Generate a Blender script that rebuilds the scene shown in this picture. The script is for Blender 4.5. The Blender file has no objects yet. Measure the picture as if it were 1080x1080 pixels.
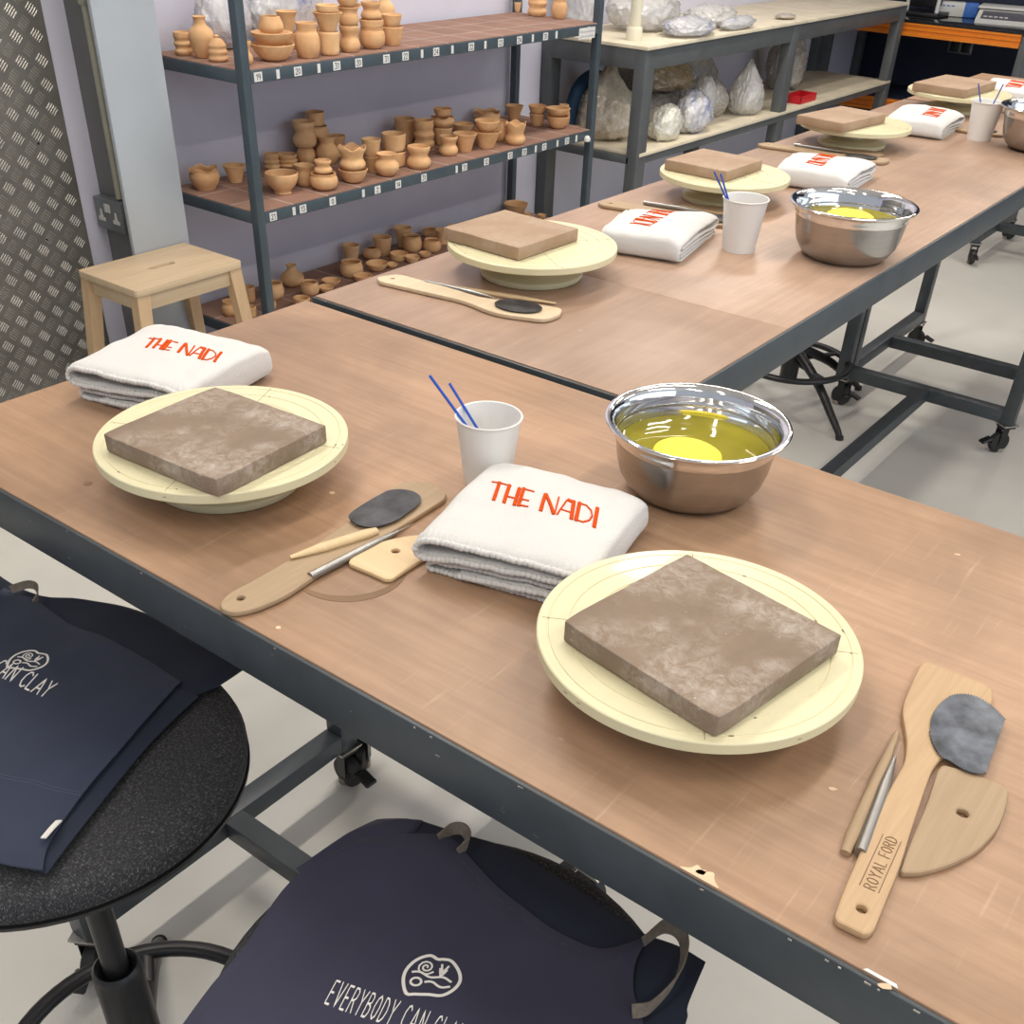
import bpy, bmesh, math, random
from mathutils import Vector, Matrix, noise
from mathutils.bvhtree import BVHTree

scene = bpy.context.scene
COL = scene.collection
R = math.radians
PI = math.pi
TOP = .95          # work surface height

# ------------------------------------------------------------------ materials
def nt(name):
    m = bpy.data.materials.new(name); m.use_nodes = True
    t = m.node_tree; t.nodes.clear()
    o = t.nodes.new('ShaderNodeOutputMaterial')
    b = t.nodes.new('ShaderNodeBsdfPrincipled')
    t.links.new(b.outputs[0], o.inputs[0])
    return m, t, b

def coord(t, scale=(1, 1, 1), rot=(0, 0, 0)):
    c = t.nodes.new('ShaderNodeTexCoord'); mp = t.nodes.new('ShaderNodeMapping')
    mp.inputs['Scale'].default_value = scale; mp.inputs['Rotation'].default_value = rot
    t.links.new(c.outputs['Object'], mp.inputs['Vector'])
    return mp.outputs[0]

def noise_n(t, vec, scale, detail=4, rough=.55, dist=0):
    n = t.nodes.new('ShaderNodeTexNoise'); n.inputs['Scale'].default_value = scale
    n.inputs['Detail'].default_value = detail; n.inputs['Roughness'].default_value = rough
    n.inputs['Distortion'].default_value = dist
    t.links.new(vec, n.inputs['Vector']); return n.outputs['Fac']

def ramp(t, fac, stops):
    r = t.nodes.new('ShaderNodeValToRGB'); e = r.color_ramp.elements
    while len(e) < len(stops): e.new(.5)
    for x, (p, c) in zip(e, stops): x.position = p; x.color = (*c, 1) if len(c) == 3 else c
    t.links.new(fac, r.inputs[0]); return r.outputs[0]

def mixc(t, fac, a, b, mode='MIX'):
    m = t.nodes.new('ShaderNodeMix'); m.data_type = 'RGBA'; m.blend_type = mode
    for s, v in ((0, fac), (6, a), (7, b)):
        if isinstance(v, (int, float)): m.inputs[s].default_value = v
        elif isinstance(v, tuple): m.inputs[s].default_value = (*v, 1)
        else: t.links.new(v, m.inputs[s])
    return m.outputs[2]

def bump(t, b, h, strength=.3, dist=.001):
    n = t.nodes.new('ShaderNodeBump'); n.inputs['Strength'].default_value = strength
    n.inputs['Distance'].default_value = dist
    t.links.new(h, n.inputs['Height']); t.links.new(n.outputs[0], b.inputs['Normal'])

def plain(name, col, rough=.5, metal=0., var=.12, vscale=12, bstr=0, bscale=200, bdist=.0006, spec=None, coat=0):
    m, t, b = nt(name)
    v = coord(t)
    f = noise_n(t, v, vscale, 5)
    lo = tuple(max(0, c * (1 - var)) for c in col); hi = tuple(min(1, c * (1 + var)) for c in col)
    t.links.new(ramp(t, f, [(.3, lo), (.7, hi)]), b.inputs['Base Color'])
    b.inputs['Roughness'].default_value = rough; b.inputs['Metallic'].default_value = metal
    if spec is not None: b.inputs['Specular IOR Level'].default_value = spec
    if coat: b.inputs['Coat Weight'].default_value = coat
    if bstr: bump(t, b, noise_n(t, v, bscale, 3), bstr, bdist)
    return m

def wood(name, dark, light, axis=0, fine=60, rough=.5, scr=0., stain=0.):
    m, t, b = nt(name)
    s = [fine, fine, fine]; s[axis] = fine / 22
    v = coord(t, tuple(s)); f = noise_n(t, v, 1, 6, .62, .35)
    s2 = [6, 6, 6]; s2[axis] = 1.1
    f2 = noise_n(t, coord(t, tuple(s2)), 1, 4, .5, .8)
    c1 = ramp(t, f, [(.3, dark), (.68, light)])
    mid = tuple((a + c) / 2 for a, c in zip(dark, light))
    c2 = ramp(t, f2, [(.3, tuple(x * .84 for x in mid)), (.7, tuple(min(1, x * 1.14) for x in mid))])
    c = mixc(t, .55, c1, c2)
    if stain:
        f3 = noise_n(t, coord(t, (3.2, 3.2, 3.2)), 1, 5, .6, .4)
        c = mixc(t, ramp(t, f3, [(.40, (0, 0, 0)), (.66, (stain,) * 3)]), c, tuple(x * .55 for x in dark))
    if scr:
        for sc, rt in (((260, 11, 9), .5), ((210, 9, 9), -.75), ((300, 14, 9), 1.25)):
            fs = noise_n(t, coord(t, sc, (0, 0, rt)), 1, 2, .4)
            fk = noise_n(t, coord(t, (9, 9, 9), (0, 0, rt * 3)), 1, 3, .6)
            k = mixc(t, 1., ramp(t, fs, [(.66, (0, 0, 0)), (.80, (scr,) * 3)]), ramp(t, fk, [(.50, (0, 0, 0)), (.62, (1, 1, 1))]), 'MULTIPLY')
            c = mixc(t, k, c, (.66, .50, .36))
        fd = noise_n(t, coord(t, (55, 55, 55)), 1, 1, .4)
        c = mixc(t, ramp(t, fd, [(.82, (0, 0, 0)), (.85, (scr,) * 3)]), c, (.75, .66, .56))
    t.links.new(c, b.inputs['Base Color'])
    b.inputs['Roughness'].default_value = rough
    bump(t, b, f, .18, .0004)
    return m

M = {}
M['ply_x'] = wood('ply_x', (.31, .178, .103), (.55, .350, .215), 0, 110, .45, .26, .55)
M['ply_y'] = wood('ply_y', (.33, .205, .135), (.51, .345, .245), 1, 95, .42, .15, .45)
M['beech'] = wood('beech', (.42, .26, .13), (.60, .42, .24), 1, 160, .5)
M['old_beech'] = wood('old_beech', (.31, .21, .12), (.46, .33, .20), 1, 160, .55)
M['pale_wood'] = wood('pale_wood', (.55, .42, .26), (.72, .58, .40), 1, 90, .5)
M['stool_wood'] = wood('stool_wood', (.50, .36, .22), (.66, .52, .35), 1, 70, .5)
M['stool_leg'] = wood('stool_leg', (.48, .31, .17), (.63, .46, .28), 2, 70, .5)
M['birch'] = wood('birch', (.60, .42, .22), (.76, .58, .34), 0, 120, .5)
M['bench_board'] = plain('bench_board', (.74, .66, .50), .7, var=.12, vscale=9)
M['steel_paint'] = plain('steel_paint', (.056, .066, .072), .42, var=.16, vscale=18, bstr=.1)
M['shelf_paint'] = plain('shelf_paint', (.055, .078, .095), .42, var=.12, vscale=18)
M['pillar_paint_shaded'] = plain('pillar_paint_shaded', (.13, .13, .125), .5)  # same paint as the flange, recess shade put into the colour
M['grey_paint'] = plain('grey_paint', (.095, .105, .11), .45, var=.12, vscale=10)
M['steel_edge'] = plain('steel_edge', (.16, .17, .17), .4, .5, var=.2, vscale=60)
M['black'] = plain('black', (.012, .012, .013), .38, var=.2)
M['black_rubber'] = plain('black_rubber', (.02, .02, .02), .6, var=.2)
M['castor_hub'] = plain('castor_hub', (.32, .27, .22), .45, .3)
M['zinc'] = plain('zinc', (.45, .43, .40), .35, 1, var=.25, vscale=80)
M['floor'] = plain('floor', (.60, .585, .53), .36, var=.07, vscale=2.5, bstr=.12, bscale=35, bdist=.0008)
M['wall'] = plain('wall', (.66, .65, .75), .85, var=.05, vscale=3, bstr=.15, bscale=120)
M['navy_wall'] = plain('navy_wall', (.012, .018, .042), .6, var=.2, vscale=3)
M['ceiling'] = plain('ceiling', (.8, .8, .8), .9)
M['seam_thread'] = plain('seam_thread', (.06, .07, .11), .8)
M['pillar_paint'] = plain('pillar_paint', (.42, .46, .50), .28, var=.07, vscale=2.5, spec=.6)
M['conduit'] = plain('conduit', (.33, .32, .25), .5)
M['plate_metal'] = plain('plate_metal', (.20, .19, .17), .5, .25, var=.22, vscale=7, bstr=.2, bscale=300)
M['tread_metal'] = plain('tread_metal', (.33, .315, .28), .38, .45, var=.2, vscale=20)
M['wheel'] = plain('wheel', (.71, .655, .42), .38, var=.05, vscale=11, coat=.1)
M['chip'] = plain('chip', (.26, .20, .13), .7)
M['oily'] = plain('oily', (.50, .48, .36), .4)
M['steel_plate'] = plain('steel_plate', (.085, .095, .115), .28, .6, var=.8, vscale=38)
M['dark_kidney'] = plain('dark_kidney', (.05, .05, .053), .36, .3, var=.85, vscale=30)
M['needle_metal'] = plain('needle_metal', (.34, .33, .31), .33, .85, var=.15)
M['cup_paper'] = plain('cup_paper', (.80, .78, .74), .6, var=.02)
M['straw'] = plain('straw', (.02, .09, .50), .35, var=.05)
M['thread'] = plain('thread', (.60, .075, .008), .75, var=.15, vscale=400, spec=.05)
M['white_print'] = plain('white_print', (.80, .77, .70), .6, var=.05)
M['scorch'] = plain('scorch', (.22, .13, .07), .7)
M['navy_wool'] = plain('navy_wool', (.02, .03, .05), .9)
M['strap'] = plain('strap', (.19, .16, .125), .85, var=.2, vscale=200, bstr=.5, bscale=700)
M['sticker'] = plain('sticker', (.70, .70, .68), .6, var=.05)
M['ink'] = plain('ink', (.03, .03, .035), .6)
M['orange'] = plain('orange', (.80, .235, .02), .4, var=.05)
M['black_gloss'] = plain('black_gloss', (.02, .02, .022), .09, var=.3)
M['white_plastic'] = plain('white_plastic', (.68, .68, .64), .4, var=.03)
M['ivory_plastic'] = plain('ivory_plastic', (.74, .70, .54), .4, var=.03)
M['blue_card'] = plain('blue_card', (.05, .17, .55), .5)
M['grey_plastic'] = plain('grey_plastic', (.10, .10, .12), .4)
M['red_plastic'] = plain('red_plastic', (.60, .02, .03), .35)
M['blue_cloth'] = plain('blue_cloth', (.008, .04, .09), .7)
M['yellow_sponge'] = plain('yellow_sponge', (.86, .74, .05), .6, var=.1, vscale=120, bstr=.7, bscale=500, bdist=.001)
M['socket_white'] = plain('socket_white', (.55, .52, .50), .5)
M['socket_grey'] = plain('socket_grey', (.17, .185, .19), .35, .3)
M['shaving'] = plain('shaving', (.70, .52, .34), .8)

def steel_mat(name, col, rough, brushed):
    m, t, b = nt(name)
    b.inputs['Metallic'].default_value = 1
    f = noise_n(t, coord(t, (3, 3, 420) if brushed else (30, 30, 30)), 1, 3)
    t.links.new(ramp(t, f, [(.3, tuple(c * .88 for c in col)), (.7, col)]), b.inputs['Base Color'])
    b.inputs['Roughness'].default_value = rough
    bump(t, b, f, .05, .0003)
    return m
M['bowl_outer'] = steel_mat('bowl_outer', (.44, .415, .39), .24, True)
M['bowl_polish'] = steel_mat('bowl_polish', (.86, .85, .83), .07, False)

def clay_mat():
    m, t, b = nt('bisque_clay')
    v = coord(t)
    f = noise_n(t, v, 30, 4); fr = noise_n(t, coord(t, (2, 2, 330)), 1, 2)
    oi = t.nodes.new('ShaderNodeObjectInfo')
    c = ramp(t, f, [(.3, (.74, .44, .21)), (.7, (.85, .56, .30))])
    tint = ramp(t, oi.outputs['Random'], [(0, (.86, .80, .76)), (1, (1.0, 1.0, 1.0))])
    t.links.new(mixc(t, 1., c, tint, 'MULTIPLY'), b.inputs['Base Color'])
    b.inputs['Roughness'].default_value = .82
    bump(t, b, fr, .35, .0012)
    return m
M['clay'] = clay_mat()

def stone_mat(name, dark, light, dust):
    m, t, b = nt(name)
    v = coord(t)
    c = ramp(t, noise_n(t, v, 9, 6, .6, .3), [(.3, dark), (.7, light)])
    fd = noise_n(t, v, 75, 8, .78, .5); fm = noise_n(t, v, 14, 3, .5, .3)
    dm = mixc(t, 1., ramp(t, fd, [(.42, (0, 0, 0)), (.72, (dust,) * 3)]), ramp(t, fm, [(.42, (.06, .06, .06)), (.60, (1, 1, 1))]), 'MULTIPLY')
    c = mixc(t, dm, c, (.57, .51, .45))
    fs = noise_n(t, v, 210, 2, .4)
    c = mixc(t, ramp(t, fs, [(.74, (0, 0, 0)), (.80, (.5,) * 3)]), c, (.72, .68, .62))
    t.links.new(c, b.inputs['Base Color']); b.inputs['Roughness'].default_value = .66
    bump(t, b, noise_n(t, v, 260, 4), .25, .0006)
    return m
M['tile'] = stone_mat('tile', (.185, .128, .082), (.27, .195, .135), .75)
M['tile_tan'] = stone_mat('tile_tan', (.31, .20, .12), (.40, .27, .17), .35)

def quarry():
    m, t, b = nt('quarry_shelf')
    v = coord(t)
    br = t.nodes.new('ShaderNodeTexBrick'); br.offset = 0
    mp = t.nodes.new('ShaderNodeMapping'); mp.inputs['Rotation'].default_value = (0, 0, 0)
    t.links.new(v, mp.inputs['Vector']); t.links.new(mp.outputs[0], br.inputs['Vector'])
    br.inputs['Color1'].default_value = (.34, .20, .145, 1); br.inputs['Color2'].default_value = (.29, .17, .125, 1)
    br.inputs['Mortar'].default_value = (.50, .40, .34, 1); br.inputs['Scale'].default_value = 1
    br.inputs['Mortar Size'].default_value = .0035; br.inputs['Brick Width'].default_value = .15; br.inputs['Row Height'].default_value = .15
    f = noise_n(t, v, 14, 4)
    t.links.new(mixc(t, .8, br.outputs['Color'], ramp(t, f, [(.3, (.8, .8, .8)), (.7, (1.05, 1, 1))]), 'MULTIPLY'), b.inputs['Base Color'])
    b.inputs['Roughness'].default_value = .8
    return m
M['quarry'] = quarry()

def towel_mat():
    m, t, b = nt('terry')
    v = coord(t)
    b.inputs['Base Color'].default_value = (.72, .705, .675, 1)
    b.inputs['Roughness'].default_value = .95
    b.inputs['Sheen Weight'].default_value = .25
    bump(t, b, noise_n(t, v, 650, 3, .7), .7, .002)
    return m
M['terry'] = towel_mat()

def cloth_mat(name, col, scale=1400, sheen=.1):
    m, t, b = nt(name)
    v = coord(t)
    w = t.nodes.new('ShaderNodeTexWave'); w.inputs['Scale'].default_value = scale / 3; w.wave_type = 'BANDS'
    w.inputs['Distortion'].default_value = 2
    t.links.new(v, w.inputs['Vector'])
    f = noise_n(t, v, 7, 3)
    t.links.new(ramp(t, f, [(.3, tuple(c * .85 for c in col)), (.7, tuple(c * 1.15 for c in col))]), b.inputs['Base Color'])
    b.inputs['Roughness'].default_value = .85; b.inputs['Sheen Weight'].default_value = sheen
    bump(t, b, w.outputs['Fac'], .2, .0003)
    return m
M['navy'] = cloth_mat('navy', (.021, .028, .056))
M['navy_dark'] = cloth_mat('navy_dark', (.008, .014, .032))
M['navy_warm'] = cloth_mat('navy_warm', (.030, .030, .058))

def denim():
    m, t, b = nt('seat_weave')
    v = coord(t)
    f1 = noise_n(t, coord(t, (1300, 260, 300)), 1, 2, .6); f2 = noise_n(t, coord(t, (260, 1300, 300)), 1, 2, .6)
    f = mixc(t, .5, f1, f2)
    t.links.new(ramp(t, f, [(.40, (.012, .013, .016)), (.54, (.03, .031, .035)), (.66, (.17, .167, .16))]), b.inputs['Base Color'])
    b.inputs['Roughness'].default_value = .9
    bump(t, b, f, .5, .0008)
    return m
M['seat_weave'] = denim()

def bag_mat(name, cols, alpha=.0, rough=.3, scale=9):
    """clay seen through thin wrinkled polythene"""
    m, t, b = nt(name)
    v = coord(t)
    f = noise_n(t, v, scale, 5, .6, 1.0)
    n = len(cols)
    c = ramp(t, f, [(.30 + .40 * i / (n - 1), c) for i, c in enumerate(cols)])
    cr = noise_n(t, v, scale * 2.6, 4, .55, 2.2)
    w = t.nodes.new('ShaderNodeMath'); w.operation = 'SUBTRACT'; t.links.new(cr, w.inputs[0]); w.inputs[1].default_value = .5
    ab = t.nodes.new('ShaderNodeMath'); ab.operation = 'ABSOLUTE'; t.links.new(w.outputs[0], ab.inputs[0])
    c = mixc(t, ramp(t, ab.outputs[0], [(.0, (.55,) * 3), (.035, (0, 0, 0))]), c, (.82, .82, .80))
    t.links.new(c, b.inputs['Base Color'])
    b.inputs['Roughness'].default_value = rough; b.inputs['Coat Weight'].default_value = 1.0
    b.inputs['Coat Roughness'].default_value = .12
    if alpha: b.inputs['Alpha'].default_value = 1 - alpha
    bump(t, b, ab.outputs[0], .55, .010)
    return m
M['bag_tan'] = bag_mat('bag_tan', [(.46, .38, .27), (.56, .49, .37), (.70, .65, .56)])
M['bag_brown'] = bag_mat('bag_brown', [(.26, .16, .065), (.36, .24, .11), (.48, .36, .22)])
M['bag_grey'] = bag_mat('bag_grey', [(.27, .24, .21), (.38, .35, .31), (.55, .52, .49)])
M['bag_white'] = bag_mat('bag_white', [(.68, .66, .55), (.78, .76, .66), (.85, .84, .79)])
M['bag_blue'] = bag_mat('bag_blue', [(.10, .13, .42), (.42, .44, .58), (.66, .65, .64), (.76, .75, .74)])
M['bag_clear'] = bag_mat('bag_clear', [(.62, .60, .55), (.74, .72, .69), (.84, .83, .81)], .30)
M['bag_blueclear'] = bag_mat('bag_blueclear', [(.12, .16, .52), (.62, .63, .70), (.78, .78, .78), (.85, .85, .85)], .25)

def liquid():
    m, t, b = nt('liquid')
    f = noise_n(t, coord(t), 9, 3)
    t.links.new(ramp(t, f, [(.35, (.26, .22, .012)), (.65, (.40, .35, .03))]), b.inputs['Base Color'])
    b.inputs['Roughness'].default_value = .02; b.inputs['IOR'].default_value = 1.36
    b.inputs['Alpha'].default_value = .8
    bump(t, b, noise_n(t, coord(t), 16, 2), .12, .002)
    return m
M['liquid'] = liquid()

# ------------------------------------------------------------------ object helpers
def link(name, me, mat=None, parent=None, smooth=None):
    o = bpy.data.objects.new(name, me); COL.objects.link(o)
    if mat is not None:
        me.materials.clear(); me.materials.append(M[mat] if isinstance(mat, str) else mat)
    if parent is not None: o.parent = parent
    if smooth is not None:
        for p in me.polygons: p.use_smooth = True
        if smooth < 180: me.set_sharp_from_angle(angle=R(smooth))
    return o

def raw(name, vs, fs, mat, parent=None, smooth=None):
    me = bpy.data.meshes.new(name); me.from_pydata([tuple(v) for v in vs], [], fs); me.update()
    bm = bmesh.new(); bm.from_mesh(me); bmesh.ops.recalc_face_normals(bm, faces=bm.faces); bm.to_mesh(me); bm.free()
    return link(name, me, mat, parent, smooth)

def from_bm(name, bm, mat, parent=None, smooth=None, recalc=True):
    if recalc: bmesh.ops.recalc_face_normals(bm, faces=bm.faces)
    me = bpy.data.meshes.new(name); bm.to_mesh(me); bm.free()
    return link(name, me, mat, parent, smooth)

def thing(name, loc, label, cat, rz=0, group=None):
    o = bpy.data.objects.new(name, None); COL.objects.link(o); o.empty_display_size = .05
    o.location = loc; o.rotation_euler = (0, 0, rz)
    tag(o, label, cat, group); return o

def tag(o, label=None, cat=None, group=None, kind=None):
    if label: o['label'] = label
    if cat: o['category'] = cat
    if group: o['group'] = group
    if kind: o['kind'] = kind
    return o

def copy_tree(o, parent=None):
    c = o.copy(); COL.objects.link(c); c.parent = parent
    for ch in [x for x in scene.objects if x.parent == o]: copy_tree(ch, c)
    return c

def bx(bm, lo, hi, bev=0, seg=2, mat=None):
    r = bmesh.ops.create_cube(bm, size=1)
    vs = r['verts']
    for v in vs:
        v.co = Vector([(lo[i] + hi[i]) / 2 + v.co[i] * (hi[i] - lo[i]) for i in range(3)])
    if bev:
        es = list({e for v in vs for e in v.link_edges})
        r2 = bmesh.ops.bevel(bm, geom=es, offset=bev, segments=seg, affect='EDGES', profile=.5)
        vs = list({v for f in r2['faces'] for v in f.verts} | {v for v in vs if v.is_valid})
    if mat is not None:
        for v in vs: v.co = mat @ v.co
    return vs

def box(name, lo, hi, mat, parent=None, bev=.002, xf=None, seg=2):
    bm = bmesh.new(); bx(bm, lo, hi, bev, seg, xf)
    return from_bm(name, bm, mat, parent, 35)

def lathe_v(prof, seg=48, f=None):
    vs, fs = [], []
    n = len(prof)
    for i, (r, z) in enumerate(prof):
        for k in range(seg):
            a = 2 * PI * k / seg
            p = (r * math.cos(a), r * math.sin(a), z)
            if f: p = f(p, a, i / (n - 1))
            vs.append(p)
    for i in range(n - 1):
        for k in range(seg):
            k2 = (k + 1) % seg
            fs.append((i * seg + k, i * seg + k2, (i + 1) * seg + k2, (i + 1) * seg + k))
    fs.append(tuple(range(seg))); fs.append(tuple((n - 1) * seg + k for k in range(seg)))
    return vs, fs

def lathe(name, prof, mat, parent=None, seg=48, loc=None, smooth=40, f=None):
    vs, fs = lathe_v(prof, seg, f)
    if loc: vs = [(a + loc[0], b + loc[1], c + loc[2]) for a, b, c in vs]
    return raw(name, vs, fs, mat, parent, smooth)

def spline(pts, n=8, closed=False):
    out = []; N = len(pts)
    rng = range(N if closed else N - 1)
    for i in rng:
        if closed: p = [pts[(i + j - 1) % N] for j in range(4)]
        else: p = [pts[max(0, min(N - 1, i + j - 1))] for j in range(4)]
        p = [Vector(q) for q in p]
        for k in range(n):
            t = k / n
            out.append(.5 * ((2 * p[1]) + (-p[0] + p[2]) * t + (2 * p[0] - 5 * p[1] + 4 * p[2] - p[3]) * t * t + (-p[0] + 3 * p[1] - 3 * p[2] + p[3]) * t ** 3))
    if not closed: out.append(Vector(pts[-1]))
    return out

def tube_v(pts, rad, seg=12, closed=False, flat=None):
    pts = [Vector(p) for p in pts]; n = len(pts); vs, fs = [], []
    up = None
    for i, p in enumerate(pts):
        a = pts[(i - 1) % n] if (closed or i > 0) else p
        b = pts[(i + 1) % n] if (closed or i < n - 1) else p
        d = (b - a).normalized()
        if up is None:
            up = Vector((0, 0, 1)) if abs(d.z) < .9 else Vector((1, 0, 0))
        s = d.cross(up).normalized(); u = s.cross(d).normalized(); up = u
        r = rad[i] if isinstance(rad, (list, tuple)) else rad
        rw, rh = (r, r) if flat is None else flat
        for k in range(seg):
            t = 2 * PI * k / seg
            vs.append(p + s * math.cos(t) * rw + u * math.sin(t) * rh)
    m = n if closed else n - 1
    for i in range(m):
        for k in range(seg):
            j = (i + 1) % n; k2 = (k + 1) % seg
            fs.append((i * seg + k, i * seg + k2, j * seg + k2, j * seg + k))
    if not closed: fs.append(tuple(range(seg))); fs.append(tuple((n - 1) * seg + k for k in range(seg)))
    return vs, fs

def tube(name, pts, rad, mat, parent=None, seg=12, closed=False, flat=None, smooth=50):
    vs, fs = tube_v(pts, rad, seg, closed, flat)
    return raw(name, vs, fs, mat, parent, smooth)

def bar(name, a, b, w, h, mat, parent=None, bev=.002):
    """square tube between two points"""
    a, b = Vector(a), Vector(b); d = b - a; L = d.length; d.normalize()
    up = Vector((0, 0, 1)) if abs(d.z) < .95 else Vector((0, 1, 0))
    s = d.cross(up).normalized(); u = s.cross(d)
    mt = Matrix((s, d, u)).transposed().to_4x4(); mt.translation = (a + b) / 2
    bm = bmesh.new(); bx(bm, (-w / 2, -L / 2, -h / 2), (w / 2, L / 2, h / 2), bev, 1, mt)
    return from_bm(name, bm, mat, parent, 35)

def plate(name, outline, z0, z1, mat, parent=None, holes=(), bev=.001, smooth=40):
    """flat shape cut from sheet: 2-D outline with holes, thickened and edge-rounded"""
    cu = bpy.data.curves.new(name, 'CURVE'); cu.dimensions = '2D'; cu.fill_mode = 'BOTH'
    for ring in [outline, *holes]:
        sp = cu.splines.new('POLY'); sp.points.add(len(ring) - 1)
        for p, q in zip(sp.points, ring): p.co = (q[0], q[1], 0, 1)
        sp.use_cyclic_u = True
    cu.extrude = max(1e-5, (z1 - z0) / 2 - bev); cu.bevel_depth = bev; cu.bevel_resolution = 1
    cu.offset = -bev
    tmp = bpy.data.objects.new('tmp', cu); COL.objects.link(tmp)
    bpy.context.view_layer.update()
    me = bpy.data.meshes.new_from_object(tmp.evaluated_get(bpy.context.evaluated_depsgraph_get()))
    bpy.data.objects.remove(tmp); bpy.data.curves.remove(cu)
    for v in me.vertices: v.co.z += (z0 + z1) / 2
    me.name = name
    return link(name, me, mat, parent, smooth)

def circ(cx, cy, r, n=24, ry=None, rot=0):
    ry = ry or r
    return [(cx + r * math.cos(a) * math.cos(rot) - ry * math.sin(a) * math.sin(rot), cy + r * math.cos(a) * math.sin(rot) + ry * math.sin(a) * math.cos(rot)) for a in [2 * PI * k / n for k in range(n)]]

def rounded(pts, n=6, k=.35):
    """round the corners of a polygon"""
    out = []; N = len(pts)
    for i in range(N):
        a, b, c = Vector(pts[i - 1]), Vector(pts[i]), Vector(pts[(i + 1) % N])
        d1, d2 = (a - b), (c - b); m = min(d1.length, d2.length) * k
        p, q = b + d1.normalized() * m, b + d2.normalized() * m
        for j in range(n + 1):
            t = j / n; out.append(tuple((1 - t) ** 2 * p + 2 * t * (1 - t) * b + t * t * q))
    return out

# ------------------------------------------------------------------ stroke lettering
GL = {
 'A': (.62, [[(0, 0), (.31, 1), (.62, 0)], [(.12, .32), (.5, .32)]]),
 'B': (.5, [[(0, 0), (0, 1), (.3, 1), (.44, .85), (.4, .62), (.25, .55), (0, .55)], [(.25, .55), (.48, .42), (.5, .2), (.36, 0), (0, 0)]]),
 'C': (.5, [[(.5, .85), (.35, 1), (.15, .95), (0, .7), (0, .3), (.15, .05), (.35, 0), (.5, .12)]]),
 'D': (.55, [[(0, 0), (0, 1), (.25, .98), (.48, .75), (.55, .45), (.45, .15), (.25, 0), (0, 0)]]),
 'E': (.42, [[(.42, 1), (0, 1), (0, 0), (.42, 0)], [(0, .5), (.34, .5)]]),
 'F': (.42, [[(.42, 1), (0, 1), (0, 0)], [(0, .5), (.34, .5)]]),
 'H': (.52, [[(0, 0), (0, 1)], [(.52, 0), (.52, 1)], [(0, .42), (.52, .42)]]),
 'I': (.05, [[(0, 0), (0, 1)]]),
 'L': (.42, [[(0, 1), (0, 0), (.42, 0)]]),
 'N': (.52, [[(0, 0), (0, 1), (.52, 0), (.52, 1)]]),
 'O': (.55, [[(.28, 1), (.08, .85), (0, .5), (.08, .15), (.28, 0), (.48, .15), (.55, .5), (.48, .85), (.28, 1)]]),
 'R': (.5, [[(0, 0), (0, 1), (.3, 1), (.46, .85), (.42, .6), (.25, .5), (0, .48)], [(.25, .5), (.5, 0)]]),
 'T': (.55, [[(0, 1), (.55, 1)], [(.27, 1), (.27, 0)]]),
 'V': (.55, [[(0, 1), (.27, 0), (.55, 1)]]),
 'Y': (.55, [[(0, 1), (.27, .48), (.55, 1)], [(.27, .48), (.27, 0)]]),
 '0': (.5, [[(.25, 1), (0, .7), (0, .3), (.25, 0), (.5, .3), (.5, .7), (.25, 1)]]),
 '1': (.3, [[(.05, .8), (.25, 1), (.25, 0)]]),
 '2': (.5, [[(0, .8), (.15, 1), (.4, .98), (.5, .75), (0, 0), (.5, 0)]]),
 '3': (.5, [[(0, 1), (.5, 1), (.22, .6), (.48, .45), (.45, .1), (.2, 0), (0, .1)]]),
 '4': (.5, [[(.4, 0), (.4, 1), (0, .3), (.5, .3)]]),
 '9': (.5, [[(.48, .6), (.2, .45), (0, .7), (.2, 1), (.48, .9), (.48, .3), (.3, 0)]]),
 ' ': (.3, []),
}
# tall display lettering of the towels: heavy stems, hairline bars set low
TW = {
 'T': (.62, [[(0, 1), (.62, 1)]], [[(.3, 1), (.3, 0)]]),
 'H': (.46, [[(0, .34), (.46, .34)], [(0.46, 0), (.46, 1)]], [[(0, 1.0), (0, 0)], [(.42, .95), (.42, 0)]]),
 'E': (.46, [[(0, 1), (.46, 1)], [(0, .34), (.36, .34)], [(0, 0), (.40, 0)]], [[(.03, 1), (.03, 0)]]),
 'N': (.55, [[(.55, 1), (.55, 0)], [(.5, 0), (.0, 1)]], [[(0, 1), (0, 0)], [(.05, 1), (.5, 0)]]),
 'A': (.6, [[(0, 0), (.22, .95), (.36, 1)], [(.1, .32), (.55, .32)]], [[(.50, 1), (.55, 0)], [(.3, 1), (.5, .98)]]),
 'D': (.6, [[(0, 1), (.3, 1), (.52, .8), (.6, .5), (.52, .2), (.3, 0), (0, 0)]], [[(.03, 1), (.03, 0)]]),
 'I': (.1, [], [[(.04, 1), (.04, 0)]]),
 ' ': (.26, [], []),
}

def ribbon_verts(bm, pts, w, th, put):
    """raised stroke along 2-D points; put(x, y, h) -> world point"""
    res = []
    for a, b in zip(pts[:-1], pts[1:]):
        L = math.dist(a, b); n = max(1, int(L / .12))
        for i in range(n): res.append((a[0] + (b[0] - a[0]) * i / n, a[1] + (b[1] - a[1]) * i / n))
    res.append(pts[-1])
    rows = []
    for i, p in enumerate(res):
        a = res[max(0, i - 1)]; b = res[min(len(res) - 1, i + 1)]
        d = Vector((b[0] - a[0], b[1] - a[1])).normalized(); nx, ny = -d.y * w / 2, d.x * w / 2
        e = d * (-w * .35 if i == 0 else (w * .35 if i == len(res) - 1 else 0))
        x, y = p[0] + e.x, p[1] + e.y
        rows.append([bm.verts.new(put(x + nx * k, y + ny * k, h)) for k, h in ((-1, 0), (-.7, th), (.7, th), (1, 0))])
    for r1, r2 in zip(rows[:-1], rows[1:]):
        for j in range(3): bm.faces.new((r1[j], r1[j + 1], r2[j + 1], r2[j]))
    for r in (rows[0], rows[-1]): bm.faces.new(r)

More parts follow.
